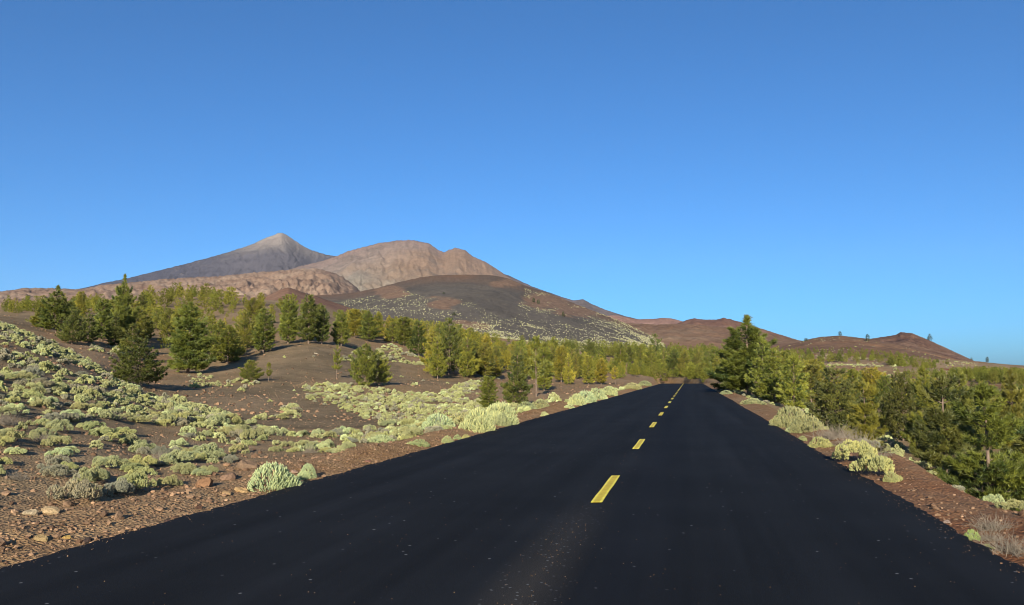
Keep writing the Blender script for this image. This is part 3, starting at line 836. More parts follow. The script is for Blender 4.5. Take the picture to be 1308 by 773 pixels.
# scattered pines by region: polygon of the ground point in the photo, distance range, number, heights, label
WOODS = [
    ([(0, 384), (60, 385), (140, 395), (240, 378), (300, 384), (300, 400), (150, 412), (60, 405), (0, 400)], (130, 262), 130, (2.4, 4.3), ['yellow', 'light', 'olive', 'mid', 'yellow'], 'small yellow-green pine in the row along the left hill crest', 'pines along the left hill crest'),
    ([(150, 400), (330, 388), (345, 460), (280, 470), (160, 440)], (85, 190), 60, (2.2, 4.2), ['yellow', 'light', 'gold', 'yellow'], 'scattered yellowish pine on the ash slope behind the biggest hillside pine', 'scattered pines on the left ash slope'),
    ([(300, 388), (430, 385), (480, 405), (420, 430), (330, 420)], (110, 250), 24, (3, 5), ['yellow', 'light', 'mid'], 'small pine high on the slope behind the tall pair', 'pines behind the tall pair'),
    ([(430, 412), (470, 408), (560, 424), (640, 440), (640, 468), (560, 462), (500, 440), (440, 430)], (100, 270), 95, (5, 7.5), ['gold', 'yellow', 'yellow', 'light', 'yellow'], 'golden pine in the sunlit row on the centre left slope', 'golden row on the centre left slope'),
    ([(575, 440), (700, 445), (790, 462), (840, 482), (780, 484), (700, 486), (640, 484), (590, 480)], (75, 300), 150, (5.5, 8.5), ['yellow', 'light', 'gold', 'mid', 'yellow', 'olive'], 'pine in the mixed yellow wood between slope and road', 'mixed yellow wood left of the road'),
    ([(640, 436), (760, 438), (900, 450), (960, 460), (960, 470), (900, 485), (860, 487), (800, 480), (700, 458)], (200, 560), 240, (6, 9.5), ['dark', 'mid', 'dark', 'olive', 'mid', 'light'], 'green pine in the far wood below the ash hill and plateau', 'far wood beyond the end of the road'),
    ([(800, 380), (935, 380), (935, 540), (800, 540)], (186, 290), 150, (5, 8), ['mid', 'olive', 'light', 'dark'], 'pine closing the view where the road disappears', 'pines where the road disappears'),
    ([(900, 470), (1000, 468), (1060, 500), (1050, 515), (985, 520), (930, 500)], (62, 230), 80, (5, 8), ['mid', 'light', 'olive', 'yellow'], 'pine in the thick stand behind the tallest roadside pine', 'stand behind the tallest roadside pine'),
    ([(1020, 485), (1150, 485), (1308, 490), (1308, 520), (1150, 525), (1040, 520)], (60, 180), 110, (4.2, 6.5), ['gold', 'olive', 'yellow', 'mid', 'dark'], 'pine in the hollow below the reddish clearing', 'pines in the right hand hollow'),
    ([(1060, 535), (1140, 550), (1308, 535), (1308, 575), (1200, 590), (1120, 560)], (38, 75), 16, (3.0, 4.6), ['olive', 'mid', 'dark'], 'pine low in the hollow just behind the great right hand pines', 'pines behind the great right hand pines'),
    ([(960, 440), (1160, 440), (1240, 458), (1180, 475), (1120, 464), (1000, 466)], (230, 620), 300, (3.0, 6.5), ['olive', 'dark', 'mid', 'light'], 'small pine dotted over the slope below the orange hump', 'pines below the orange hump'),
    ([(1130, 462), (1310, 466), (1310, 492), (1150, 492)], (170, 900), 220, (5.5, 9), ['mid', 'olive', 'dark', 'mid', 'light'], 'pine in the wide wood stretching to the right hand horizon', 'right hand horizon wood'),
]
LIM = [(-50, 376), (0, 376), (60, 377), (130, 370), (180, 361), (260, 357), (300, 361), (340, 374), (380, 378), (430, 392), (470, 396), (520, 403), (560, 408), (620, 424), (700, 430), (760, 433), (830, 437), (900, 438), (1000, 441), (1050, 441), (1110, 441), (1160, 447), (1200, 456), (1240, 462), (1308, 466), (1400, 470)]
LIMW = {7: [(900, 454), (960, 440), (1000, 450), (1060, 466)], 11: [(1120, 471), (1200, 469), (1250, 467), (1308, 469)], 8: [(1000, 474), (1110, 470), (1150, 482), (1308, 486)], 9: [(1000, 500), (1308, 492)], 1: [(150, 385), (345, 395)], 4: [(575, 432), (700, 438), (780, 455), (850, 465)], 6: [(840, 462), (930, 462)]}
for wi, (poly, (d0, d1), n, (h0, h1), tints, label, grp) in enumerate(WOODS):
    g = np.random.default_rng(100 + wi)
    xs = [p[0] for p in poly]
    N = 40000
    az = g.uniform(float(az_of(min(xs))), float(az_of(max(xs))), N)
    r = np.sqrt(g.uniform(d0 ** 2, d1 ** 2, N)) if d1 / d0 < 3.0 else np.exp(g.uniform(math.log(d0), math.log(d1), N))
    X, Y = polar(az, r); Z = HT(X, Y)
    px, py, _ = project(X, Y, Z)
    o = np.maximum(XL - (X - road_x(Y)), (X - road_x(Y)) - XR)
    ok = np.nonzero(in_poly(px, py, poly) & (o > (5 if wi != 6 else 1.5) + 0 * o) if wi != 6 else in_poly(px, py, poly) & ((o > 1.5) | (r > 235)))[0]
    placed = []
    for q in ok:
        if len(placed) >= n: break
        x, y = X[q], Y[q]
        sep = (1.3 + r[q] * 0.004) * (2.0 if wi in (0, 1, 2) else 1)
        if any((x - a) ** 2 + (y - b) ** 2 < sep * sep for a, b in placed): continue
        if any((x - t['x']) ** 2 + (y - t['y']) ** 2 < (1.2 + t['w'] * 0.3) ** 2 for t in trees): continue
        u = g.random(); h = h0 + (h1 - h0) * u
        lp = LIMW.get(wi, LIM); lpy = np.interp(px[q], [a for a, _ in lp], [b for _, b in lp]) + abs(g.normal()) * 5
        hmax = HC + r[q] * float(tan_el(az[q], lpy)) - Z[q]
        if hmax < 0.3 * h0: continue
        h = min(h, hmax)
        placed.append((x, y))
        if wi == 10: h *= 0.7
        kind = g.choice(['cone', 'cone', 'ragged', 'column', 'cone', 'tip' if wi in (5, 11) else 'wide'])
        if g.random() < 0.22: h *= 0.68
        w = h * 2 * BASE_R[kind] * g.uniform(0.85, 1.25)
        add_tree(float(x), float(y), h, w, kind, str(g.choice(tints)), label, grp, float(Z[q]))
    print('wood', wi, len(placed), 'of', n)

trees.sort(key=lambda t: (t['group'] is not None, -t['sz']))
N_IND = 298
ind, rest = trees[:N_IND], trees[N_IND:]
# keep the far leftovers of every wood in one object each kind of mass
roots = {}


def jitter_col(c, amt=0.18):
    k = 1 + random.uniform(-amt, amt); s = random.uniform(-0.08, 0.08)
    return (c[0] * k * (1 + s), c[1] * k, c[2] * k * (1 - s), 1.0)


for i, t in enumerate(ind):
    # crown width in the mesh is 2*R (a little more with the needles)
    sxy = t['w'] / (2 * BASE_R[t['kind']] * 1.0)
    lod = 'near' if t['sz'] > 85 else ('mid' if t['sz'] > (26 if t['group'] else 14) else 'far')
    var = i % (2 if lod == 'near' else 3)
    P = proto(t['kind'], lod, var)
    col = jitter_col(TINT[t['tint']])
    rz = random.uniform(0, 6.28)
    if lod == 'far':
        o = link('pine_tree', P[0], loc=(t['x'], t['y'], t['z'] - 0.1)); o.color = col
    else:
        o = link('pine_tree', None, loc=(t['x'], t['y'], t['z'] - 0.1))
        link('trunk', P[0], parent=o)
        c = link('crown', P[1], parent=o); c.color = col
    o.scale = (sxy, sxy * random.uniform(0.9, 1.1), t['h'] + 0.1); o.rotation_euler = (0, 0, rz)
    o['label'] = t['label']; o['category'] = 'pine tree'; o['group'] = t['group'] or 'pines standing out singly'

# leftovers: one mass, tint baked into a second material per colour class
def merged(name, items, getter, mats_of, label, cat):
    Vs, Fs, Ts, Mi = [], [], [], []; nv = 0
    for it in items:
        V, F3, ti, mi = getter(it)
        Vs.append(V); Fs.append(F3 + nv); Ts.append(ti); Mi.append(np.full(len(F3), mi)); nv += len(V)
    me = mesh_np(name, np.vstack(Vs), [np.vstack(Fs)], mats_of, midx=np.concatenate(Mi), attrs={'tint': np.concatenate(Ts)})
    return link(name, me, label=label, cat=cat, kind='stuff')


def fixed_leaf(name, c, spread=0.45):
    g = NT(name, 0.7, 0.15)
    t = g.attr('tint')
    k = lambda s: tuple(min(1, x * s) for x in c)
    g.color(g.ramp(t, [(0.0, k(1 - spread)), (0.5, k(1.0)), (1.0, k(1 + spread))])); return g.m


tn = list(TINT)
TM = [fixed_leaf('needles_' + k, TINT[k]) for k in tn]


def far_tree(t):
    P = proto(t['kind'], 'far', random.randrange(3)); V0, tf, nf, ti = P[1], P[2], P[3], P[4]
    used = nf
    a = random.uniform(0, 6.28); s = t['w'] / (2 * BASE_R[t['kind']])
    V = np.stack([(V0[:, 0] * math.cos(a) - V0[:, 1] * math.sin(a)) * s + t['x'], (V0[:, 0] * math.sin(a) + V0[:, 1] * math.cos(a)) * s + t['y'], V0[:, 2] * t['h'] + t['z'] - 0.1], -1)
    off = len(V0) - 3 * len(nf)
    return V[off:], nf - off, (ti[off:] + random.uniform(-0.15, 0.15)).clip(0, 1), tn.index(t['tint'])


if rest:
    merged('pine_forest', rest, far_tree, TM, 'far pine wood reaching over the lower slopes to the horizon', 'pine wood')
print('trees', len(ind), len(rest))


# ------------------------------------------------------------------ shrubs
def shrub_data(seed, nf=420, fl=0.10, fw=0.014, lobes=5, sides=4, flat=0.55, spread=0.75, tipw=0.8):
    """unit-width cushion shrub of many upright finger twigs"""
    g = np.random.default_rng(seed)
    lb = [(0, 0, 0.36, 1.0)] if lobes else []
    for k in range(max(lobes, 1)):
        a = g.random() * 6.28; q = 0.14 + 0.16 * g.random()
        lb.append((q * math.cos(a), q * math.sin(a), 0.17 + 0.12 * g.random(), 0.55 + 0.5 * g.random()))
    wt = np.array([l[2] ** 2 for l in lb]); wt /= wt.sum()
    ci = g.choice(len(lb), nf, p=wt)
    L = np.array(lb)[ci]
    th = g.random(nf) * 6.28; ph = np.arccos(1 - g.random(nf) * 0.98)
    d = np.stack([np.sin(ph) * np.cos(th), np.sin(ph) * np.sin(th), np.cos(ph)], -1)
    tipp = np.stack([L[:, 0], L[:, 1], np.zeros(nf)], -1) + d * L[:, 2:3] * np.stack([np.ones(nf), np.ones(nf), flat / 0.36 * L[:, 3] * 0.9], -1)
    tipp += g.normal(size=(nf, 3)) * 0.014
    tipp[:, 2] = np.maximum(tipp[:, 2], 0.01)
    dd = d * np.array([1, 1, 0.7]) * spread + np.array([0, 0, 0.75]) + g.normal(size=(nf, 3)) * 0.22
    dd /= np.linalg.norm(dd, axis=1, keepdims=True)
    fl_ = fl * (0.7 + 0.6 * g.random(nf))[:, None]
    b = tipp - dd * fl_
    u, v = rot_to(dd)
    V = []; n = sides
    for k in range(n):
        a = 2 * math.pi * k / n; V.append(b + (u * math.cos(a) + v * math.sin(a)) * fw * 0.5)
    for k in range(n):
        a = 2 * math.pi * k / n; V.append(b + dd * fl_ * 0.7 + (u * math.cos(a) + v * math.sin(a)) * fw * tipw)
    V.append(tipp)
    m = 2 * n + 1
    V = np.stack(V, 1).reshape(-1, 3)
    o = np.arange(nf)[:, None] * m
    fq = []; 
    for k in range(n):
        k2 = (k + 1) % n
        fq += [(k, k2, n + k2), (k, n + k2, n + k), (n + k, n + k2, 2 * n)]
    Fc = (o[:, :, None] + np.array(fq)[None]).reshape(-1, 3)
    ti = np.repeat((0.5 + g.normal(size=nf) * 0.2 + (np.array([hash(int(c)) % 7 for c in ci]) - 3) * 0.03).clip(0, 1), m)
    return V, Fc, ti


def puff_data(seed, nl=13, per=110, fl=0.034, fw=0.012, sides=4, rl=(0.085, 0.15)):
    """unit-width shrub made of many small rounded heads with dark gaps between them"""
    g = np.random.default_rng(seed); V = []; Ts = []; Fs = []; nv = 0
    n = sides; m = 2 * n + 1
    fq = []
    for k in range(n):
        k2 = (k + 1) % n; fq += [(k, k2, n + k2), (k, n + k2, n + k), (n + k, n + k2, 2 * n)]
    fq = np.array(fq)
    for q in range(nl):
        a = g.random() * 6.28; rr = 0.36 * math.sqrt((q + 0.3) / nl); R_ = g.uniform(*rl)
        c = np.array([rr * math.cos(a), rr * math.sin(a), max(0.02, 0.27 * math.sqrt(max(0, 1 - (rr / 0.42) ** 2)) - R_ * 0.55 + g.normal() * 0.03)])
        k_ = int(per * (R_ / 0.12) ** 2)
        th = g.random(k_) * 6.28; ph = np.arccos(1 - g.random(k_) * 1.35)
        d = np.stack([np.sin(ph) * np.cos(th), np.sin(ph) * np.sin(th), np.cos(ph)], -1)
        tip = c + d * R_ * np.array([1, 1, 0.85]) * (0.92 + 0.16 * g.random(k_))[:, None]; tip[:, 2] = np.maximum(tip[:, 2], 0.005)
        dd = d + np.array([0, 0, 0.45]) + g.normal(size=(k_, 3)) * 0.2; dd /= np.linalg.norm(dd, axis=1, keepdims=True)
        L = fl * (0.7 + 0.6 * g.random(k_))[:, None]; b = tip - dd * L; u, v = rot_to(dd)
        P = [b + (u * math.cos(2 * math.pi * k / n) + v * math.sin(2 * math.pi * k / n)) * fw * 0.5 for k in range(n)]
        P += [b + dd * L * 0.7 + (u * math.cos(2 * math.pi * k / n) + v * math.sin(2 * math.pi * k / n)) * fw * 0.75 for k in range(n)] + [tip]
        V.append(np.stack(P, 1).reshape(-1, 3)); Fs.append(((np.arange(k_) * m)[:, None, None] + fq[None]).reshape(-1, 3) + nv)
        Ts.append(np.repeat((0.5 + g.normal() * 0.13 + g.normal(size=k_) * 0.16).clip(0, 1), m)); nv += k_ * m
    return np.vstack(V), np.vstack(Fs), np.concatenate(Ts)


def twig_data(seed, n=260, w=0.004):
    g = np.random.default_rng(seed); V = []; Fc = []; nv = 0
    for k in range(n):
        a = g.random() * 6.28; p = np.array([g.normal() * 0.14, g.normal() * 0.14, 0.0])
        d = np.array([math.cos(a) * 0.7, math.sin(a) * 0.7, 0.25 + 0.7 * g.random()])
        pts = [p]; L = 0.12 + 0.16 * g.random()
        for s in range(3):
            d = d / np.linalg.norm(d) + g.normal(size=3) * 0.25; p = p + d * L * 0.45; p[2] = max(p[2], 0.005); pts.append(p)
        v, f = tube(pts, [w, w * 0.8, w * 0.55, w * 0.25], 3)
        V.append(v); Fc.append(np.vstack([f[:, [0, 1, 2]], f[:, [0, 2, 3]]]) + nv); nv += len(v)
    V = np.vstack(V); return V, np.vstack(Fc), np.full(len(V), 0.5)


SH = {}
for v in range(3):
    SH[('hero', v)] = shrub_data(500 + v, 1500, 0.075, 0.0125, 3, 5, 0.52)
    SH[('near', v)] = shrub_data(510 + v, 900, 0.075, 0.015, 6, 4, 0.42)
    SH[('puff', v)] = puff_data(580 + v, 14, 130)
for v in range(5):
    SH[('mid', v)] = puff_data(520 + v, 10, 42, 0.05, 0.026, 3, (0.10, 0.17))
    SH[('far', v)] = puff_data(530 + v, 7, 12, 0.09, 0.06, 3, (0.11, 0.19))
    SH[('tiny', v)] = shrub_data(540 + v, 16, 0.3, 0.13, 0, 3, 0.42)
for v in range(2):
    SH[('twig', v)] = twig_data(560 + v)
SHM = {k: mesh_np('shrub', a[0], [a[1]], [M_twig if k[0] == 'twig' else M_shrub], attrs={'tint': a[2]}) for k, a in SH.items()}
SC = {'sage': (0.245, 0.245, 0.112), 'grey': (0.20, 0.185, 0.125), 'pale': (0.33, 0.36, 0.17), 'yellow': (0.27, 0.275, 0.11), 'green': (0.30, 0.34, 0.10), 'dry': (0.22, 0.18, 0.12), 'hill': (0.30, 0.285, 0.17)}

SHRUB_HERO = [  # px, base row, width px, height px, tint, model, label
    (348, 628, 60, 40, 'pale', 'hero', 'large round pale green cushion bush at the left road edge'),
    (393, 612, 23, 22, 'pale', 'hero', 'small round pale bush right of the large cushion bush at the road edge'),
    (622, 553, 44, 34, 'pale', 'hero', 'left one of the two big round pale bushes at the left road edge'),
    (662, 546, 48, 32, 'pale', 'hero', 'right one of the two big round pale bushes at the left road edge'),
    (641, 545, 24, 24, 'sage', 'near', 'smaller bush squeezed between the two big round roadside bushes'),
    (672, 525, 30, 14, 'sage', 'near', 'low bush right behind the right big roadside bush'),
    (690, 522, 30, 14, 'sage', 'near', 'low bush trailing right of the two big round bushes'),
    (697, 532, 10, 8, 'pale', 'near', 'tiny pale tuft on the gravel right of the two big bushes'),
    (574, 567, 16, 14, 'yellow', 'near', 'yellowish tuft on the gravel left of the two big bushes'),
    (584, 562, 11, 12, 'yellow', 'near', 'small upright tuft beside the yellowish tuft on the gravel'),
    (600, 561, 10, 9, 'yellow', 'near', 'little tuft just left of the two big round bushes'),
    (536, 571, 25, 11, 'yellow', 'near', 'low yellowish clump on the gravel bank in the centre left'),
    (560, 548, 44, 22, 'pale', 'near', 'long pale bush lying along the top of the gravel bank'),
    (590, 541, 40, 16, 'sage', 'near', 'low pale bush between the long bush and the two big round ones'),
    (488, 566, 34, 12, 'pale', 'near', 'pale clump at the right end of the shrub belt by the bank'),
    (741, 518, 26, 17, 'pale', 'near', 'first bush of the long roadside band before the bend'),
    (757, 515, 28, 18, 'pale', 'near', 'second bush of the long roadside band'),
    (774, 511, 28, 17, 'pale', 'near', 'third bush of the long roadside band'),
    (790, 507, 24, 13, 'pale', 'near', 'last bush of the long roadside band'),
    (744, 526, 14, 7, 'pale', 'near', 'flat tuft in front of the long roadside band'),
    (812, 498, 22, 9, 'sage', 'near', 'low bush beyond the long roadside band'),
    (830, 494, 18, 7, 'sage', 'near', 'small bush by the road just before the crest'),
    (1004, 546, 48, 30, 'sage', 'hero', 'left end of the long rounded pale bush right of the road'),
    (1030, 552, 44, 24, 'sage', 'hero', 'right end of the long rounded pale bush right of the road'),
    (992, 556, 24, 10, 'pale', 'near', 'flat pale tuft on the asphalt edge by the long rounded bush'),
    (1028, 573, 30, 16, 'yellow', 'near', 'yellowish tuft on the right asphalt edge'),
    (1013, 564, 12, 8, 'yellow', 'near', 'tiny tuft left of the yellowish tuft on the right asphalt edge'),
    (1082, 595, 46, 32, 'yellow', 'puff', 'left half of the big yellowish bush on the right verge'),
    (1115, 611, 42, 36, 'yellow', 'puff', 'right half of the big yellowish bush on the right verge'),
    (1139, 616, 22, 24, 'yellow', 'near', 'small yellowish bush stuck to the right of the big one'),
    (1234, 691, 22, 24, 'green', 'near', 'bright green tuft on the right asphalt edge'),
    (1261, 702, 13, 17, 'green', 'near', 'smaller bright green tuft beside the dry brush at the asphalt edge'),
    (962, 516, 26, 9, 'sage', 'near', 'low clump under the tallest roadside pine'),
    (925, 504, 16, 6, 'sage', 'near', 'small clump where the right verge narrows'),
]
DRY = [
    (1066, 560, 46, 24, 'dry grey brush right of the long rounded bush'),
    (1095, 570, 46, 26, 'dry grey brush behind the big yellowish bush'),
    (1120, 585, 34, 20, 'dry grey brush above the right half of the yellowish bush'),
    (1268, 676, 44, 20, 'pale dry brush at the outer edge of the right verge'),
    (1290, 706, 56, 22, 'tangle of dry brush on the right verge by the picture edge'),
    (1262, 690, 34, 12, 'flattened dry brush behind the smaller bright green tuft'),
    (22, 612, 26, 12, 'dead grey branches lying low on the left ash slope'),
    (255, 578, 26, 14, 'dry grey bush among the sage shrubs above the bank'),
]


def add_shrub(x, y, z, w, hfac, model, var, tint, label, group, jit=0.15, name='shrub'):
    o = link(name, SHM[(model, var)], loc=(x, y, z - 0.02))
    o.scale = (w, w * random.uniform(0.85, 1.15), w * hfac); o.rotation_euler = (0, 0, random.uniform(0, 6.28))
    o.color = jitter_col(SC[tint], jit)
    o['label'] = label; o['category'] = 'shrub'
    if group: o['group'] = group
    return o


hero_xy = []
for k, (px, py, w, h, tint, model, label) in enumerate(SHRUB_HERO):
    hit = ray_ground(px, py)
    if hit is None: continue
    x, y, r = hit; az = math.atan2(x, y) + YAW; d = r * math.cos(az)
    wm = w * d / F; hm = h * d / F
    # base row is the near rim of the bush: move the centre back by most of its radius
    x += math.sin(az - YAW) * wm * 0.38; y += math.cos(az - YAW) * wm * 0.38
    o_ = max(XL - x, x - XR)
    if o_ < wm * 0.42:                       # keep it off the asphalt
        if x > 0: x = XR + wm * 0.42
        else: x = XL - wm * 0.42
    nat = 0.52 if model == 'hero' else (0.33 if model == 'puff' else 0.42)
    add_shrub(x, y, float(H(x, y)), wm * 1.34, min(hm / (wm * nat * 1.34), 1.9 if model == 'puff' else 1.35), model, k % 3, tint, label, None, 0.06)
    hero_xy.append((x, y, wm))
for k, (px, py, w, h, label) in enumerate(DRY):
    hit = ray_ground(px, py)
    if hit is None: continue
    x, y, r = hit; d = r
    wm = w * d / F
    if x > 0: x = max(x, XR + wm * 0.45)
    o = add_shrub(x, y, float(H(x, y)), wm * 1.3, 1.0, 'twig', k % 2, 'dry', label, None, name='dry_shrub')
    hero_xy.append((x, y, wm * 0.5))

# scattered shrubs: polygon in photo of the ground point, cover per m2, size range, mixture
SREG = [
    ([(-60, 395), (0, 412), (87, 446), (130, 472), (181, 503), (240, 512), (330, 545), (340, 575), (300, 592), (240, 590), (180, 560), (110, 540), (0, 505), (-60, 490)], 2.8, (0.26, 0.62)),
    ([(-60, 490), (0, 505), (110, 540), (180, 560), (300, 590), (250, 605), (120, 610), (0, 610), (-60, 610)], 2.3, (0.25, 0.62)),
    ([(60, 600), (150, 595), (280, 590), (300, 605), (200, 630), (70, 655)], 1.7, (0.28, 0.65)),
    ([(-60, 610), (60, 610), (60, 650), (-60, 660)], 0.12, (0.2, 0.5)),
    ([(228, 535), (330, 548), (430, 548), (470, 560), (440, 580), (360, 578), (300, 570)], 2.6, (0.25, 0.52)),
    ([(388, 492), (440, 491), (560, 506), (650, 520), (640, 532), (560, 552), (520, 562), (450, 570), (420, 552), (500, 548), (440, 525), (395, 515)], 2.4, (0.28, 0.58)),
    ([(560, 503), (600, 487), (618, 489), (606, 502), (575, 510)], 1.6, (0.35, 0.7)),
    ([(318, 522), (378, 520), (382, 536), (330, 542)], 0.75, (0.3, 0.7)),
    ([(240, 480), (330, 488), (320, 500), (245, 500)], 0.5, (0.3, 0.7)),
    ([(425, 456), (500, 440), (535, 458), (550, 468), (510, 466), (440, 462)], 0.42, (0.5, 1.1)),
    ([(120, 440), (160, 445), (150, 455), (115, 450)], 0.35, (0.4, 0.9)),
    ([(620, 526), (740, 503), (830, 491), (830, 494), (745, 512), (660, 530)], 0.22, (0.4, 0.9)),
    ([(330, 490), (640, 480), (640, 520), (330, 545)], 0.04, (0.2, 0.5)),
    ([(200, 400), (500, 400), (640, 500), (200, 500)], 0.012, (0.3, 0.6)),
    ([(860, 487), (905, 495), (1100, 600), (1308, 690), (1308, 660), (1150, 570), (1000, 500), (900, 488)], 0.28, (0.25, 0.7)),
    ([(1040, 525), (1160, 545), (1150, 590), (1100, 570)], 0.8, (0.35, 0.8)),
    ([(1150, 585), (1200, 610), (1308, 660), (1308, 672), (1200, 632), (1150, 600)], 1.6, (0.2, 0.45)),
    ([(1020, 462), (1150, 462), (1160, 495), (1040, 495)], 0.03, (0.6, 1.4)),
]
sh = []
for ri, (poly, dens, (w0, w1)) in enumerate(SREG):
    g = np.random.default_rng(900 + ri)
    if ri in (17,):
        rmax = 260
    elif ri in (13,): rmax = 190
    elif ri in (9, 10): rmax = 130
    else: rmax = 120
    rmin = 7
    xs = [p[0] for p in poly]; a0, a1 = float(az_of(min(xs) - 10)), float(az_of(max(xs) + 10))
    area = 0.5 * (rmax ** 2 - rmin ** 2) * (a1 - a0)
    N = int(min(area * dens * 4.2, 600000))
    az = g.uniform(a0, a1, N); r = np.sqrt(g.uniform(rmin ** 2, rmax ** 2, N))
    X, Y = polar(az, r); Z = H(X, Y); px, py, _ = project(X, Y, Z)
    o = np.maximum(XL - (X - road_x(Y)), (X - road_x(Y)) - XR)
    clump = fbm(X / 1.8, Y / 1.8, 200 + ri, 2)
    ok = in_poly(px, py, poly) & (o > 1.1) & (g.random(N) < sstep(-0.5, 0.15, clump) * 0.62)
    for q in np.nonzero(ok)[0]:
        sh.append((float(X[q]), float(Y[q]), float(Z[q]), float(g.uniform(w0, w1) * (0.75 + 0.5 * g.random())), float(px[q]), float(r[q]), ri))
# thin out overlaps with a coarse hash grid
cell = {}
keep = []
random.shuffle(sh)
for s in sh:
    k = (int(s[0] // 1), int(s[1] // 1)); bad = False
    for i in (-1, 0, 1):
        for j in (-1, 0, 1):
            for t in cell.get((k[0] + i, k[1] + j), ()):
                if (t[0] - s[0]) ** 2 + (t[1] - s[1]) ** 2 < (0.27 * (t[3] + s[3])) ** 2: bad = True; break
            if bad: break
        if bad: break
    if not bad and any((s[0] - a) ** 2 + (s[1] - b) ** 2 < (0.45 * (w + s[3])) ** 2 for a, b, w in hero_xy): bad = True
    if not bad: cell.setdefault(k, []).append(s); keep.append(s)
inframe = [s for s in keep if -20 < s[4] < 1328]
inframe.sort(key=lambda s: -s[3] / s[5])
n_ind = 300 - len(SHRUB_HERO) - len(DRY) - 6
LBL = {'left': ('sage-green cushion shrub on the shrub-covered ash slope left of the road', 'sage shrubs on the left slope'),
       'mid': ('pale sage shrub in the low belt between the gravel bank and the pines', 'sage shrubs of the low belt'),
       'right': ('low pale shrub on the drop beside the right hand verge', 'low shrubs by the right verge')}
tints = ['sage', 'sage', 'grey', 'pale', 'grey', 'yellow', 'sage', 'sage', 'sage', 'yellow']
for i, s in enumerate(inframe[:n_ind]):
    kk = 'left' if s[4] < 330 else ('mid' if s[4] < 800 else 'right')
    sz = s[3] / s[5] * F
    dead = random.random() < 0.06
    model = 'puff' if sz > 24 else 'mid'
    add_shrub(s[0], s[1], s[2], s[3], random.uniform(1.0, 1.5), 'twig' if dead else model, i % (2 if dead else 3), random.choice(tints), LBL[kk][0] if not dead else 'bare grey dead bush among the living sage shrubs', LBL[kk][1] if not dead else 'dead grey bushes', name='shrub')
rest_s = inframe[n_ind:] + [s for s in keep if not (-20 < s[4] < 1328)]
SM = [fixed_leaf('sage_' + k, SC[k], 0.3) for k in SC]
sn = list(SC)


def far_shrub(s, model=None, tint=None, hf=None):
    sz = s[3] / s[5] * F
    model = model or ('mid' if sz > 22 else ('far' if sz > 4.5 else 'tiny'))
    V0, Fc, ti = SH[(model, random.randrange(5))]
    a = random.uniform(0, 6.28); w = s[3]; hf = hf or random.uniform(1.0, 1.5)
    V = np.stack([(V0[:, 0] * math.cos(a) - V0[:, 1] * math.sin(a)) * w + s[0], (V0[:, 0] * math.sin(a) + V0[:, 1] * math.cos(a)) * w + s[1], V0[:, 2] * w * hf + s[2] - 0.02], -1)
    return V, Fc, (ti + random.uniform(-0.2, 0.2)).clip(0, 1), sn.index(tint or random.choice(tints))


print('shrubs', len(keep), 'individual', min(n_ind, len(inframe)), 'rest', len(rest_s))
merged('shrub_cover', rest_s, far_shrub, SM, 'low sage shrub cover spreading over the ash slope and flat', 'shrub cover')

# shrubs on the ash hill: pale dots below the bare dark band
g = np.random.default_rng(77)
N = 140000
az = g.uniform(float(az_of(400)), float(az_of(850)), N); r = np.sqrt(g.uniform(400 ** 2, 680 ** 2, N))
X, Y = polar(az, r); Z = HT(X, Y); px, py, _ = project(X, Y, Z)
nn = fbm(X / 16, Y / 16, 88, 4)
bx = [400, 440, 470, 505, 525, 545, 560, 600, 625, 650, 664, 672, 700, 730, 760, 800, 850]
by = [392, 384, 379, 373, 371, 381, 379, 383, 398, 406, 399, 368, 374, 385, 395, 406, 430]
low = py - np.interp(px + 6 * nn, bx, by)
dens = np.where(low > 0, 0.20 + 0.22 * sstep(20, 50, py - 385) + 0.9 * sstep(408, 424, py), 0)
dens = dens * (0.15 + 1.35 * sstep(-0.15, 0.25, nn + 0.5 * fbm(X / 5, Y / 5, 89, 2)))
band = np.exp(-(((py - (400 + (px - 640) * 0.14)) / 7) ** 2)) * (px > 620)     # dark flow tongue
dens *= 1 - 0.8 * band
for (cx, cy, rx, ry) in [(568, 389, 24, 7), (500, 374, 16, 8), (702, 386, 34, 9), (735, 399, 26, 6)]:
    dens = np.where(np.hypot((px - cx) / rx, (py - cy) / ry) < 1, dens * 0.08, dens)
# rims of pale shrub round the red patches
okk = np.nonzero(g.random(N) < dens * 0.6)[0]
hs = [(float(X[q]), float(Y[q]), float(Z[q]), float(0.5 + 1.5 * g.random() ** 2.2), float(px[q]), float(r[q]), 0) for q in okk]
print('hill shrubs', len(hs))
merged('hill_shrub_cover', hs, lambda s: far_shrub(s, 'tiny', random.choice(['hill', 'sage', 'grey', 'hill'])), SM, 'pale shrub dots scattered over the lower face of the dark ash hill', 'shrub cover')
# scrub dots on the brown plateau / hump / right slopes
N = 9000
az = g.uniform(float(az_of(960)), float(az_of(1250)), N); r = np.exp(g.uniform(math.log(180), math.log(600), N))
X, Y = polar(az, r); Z = HT(X, Y); nn = fbm(X / 20, Y / 20, 99, 3)
okk = np.nonzero(g.random(N) < sstep(-0.1, 0.4, nn) * 0.35)[0]
hs = [(float(X[q]), float(Y[q]), float(Z[q]), float(g.uniform(0.8, 2.0)), 0, float(r[q]), 0) for q in okk]
merged('slope_scrub', hs, lambda s: far_shrub(s, 'tiny', random.choice(['dry', 'grey', 'green', 'dry'])), SM, 'dull low scrub scattered over the reddish right hand slope', 'shrub cover')


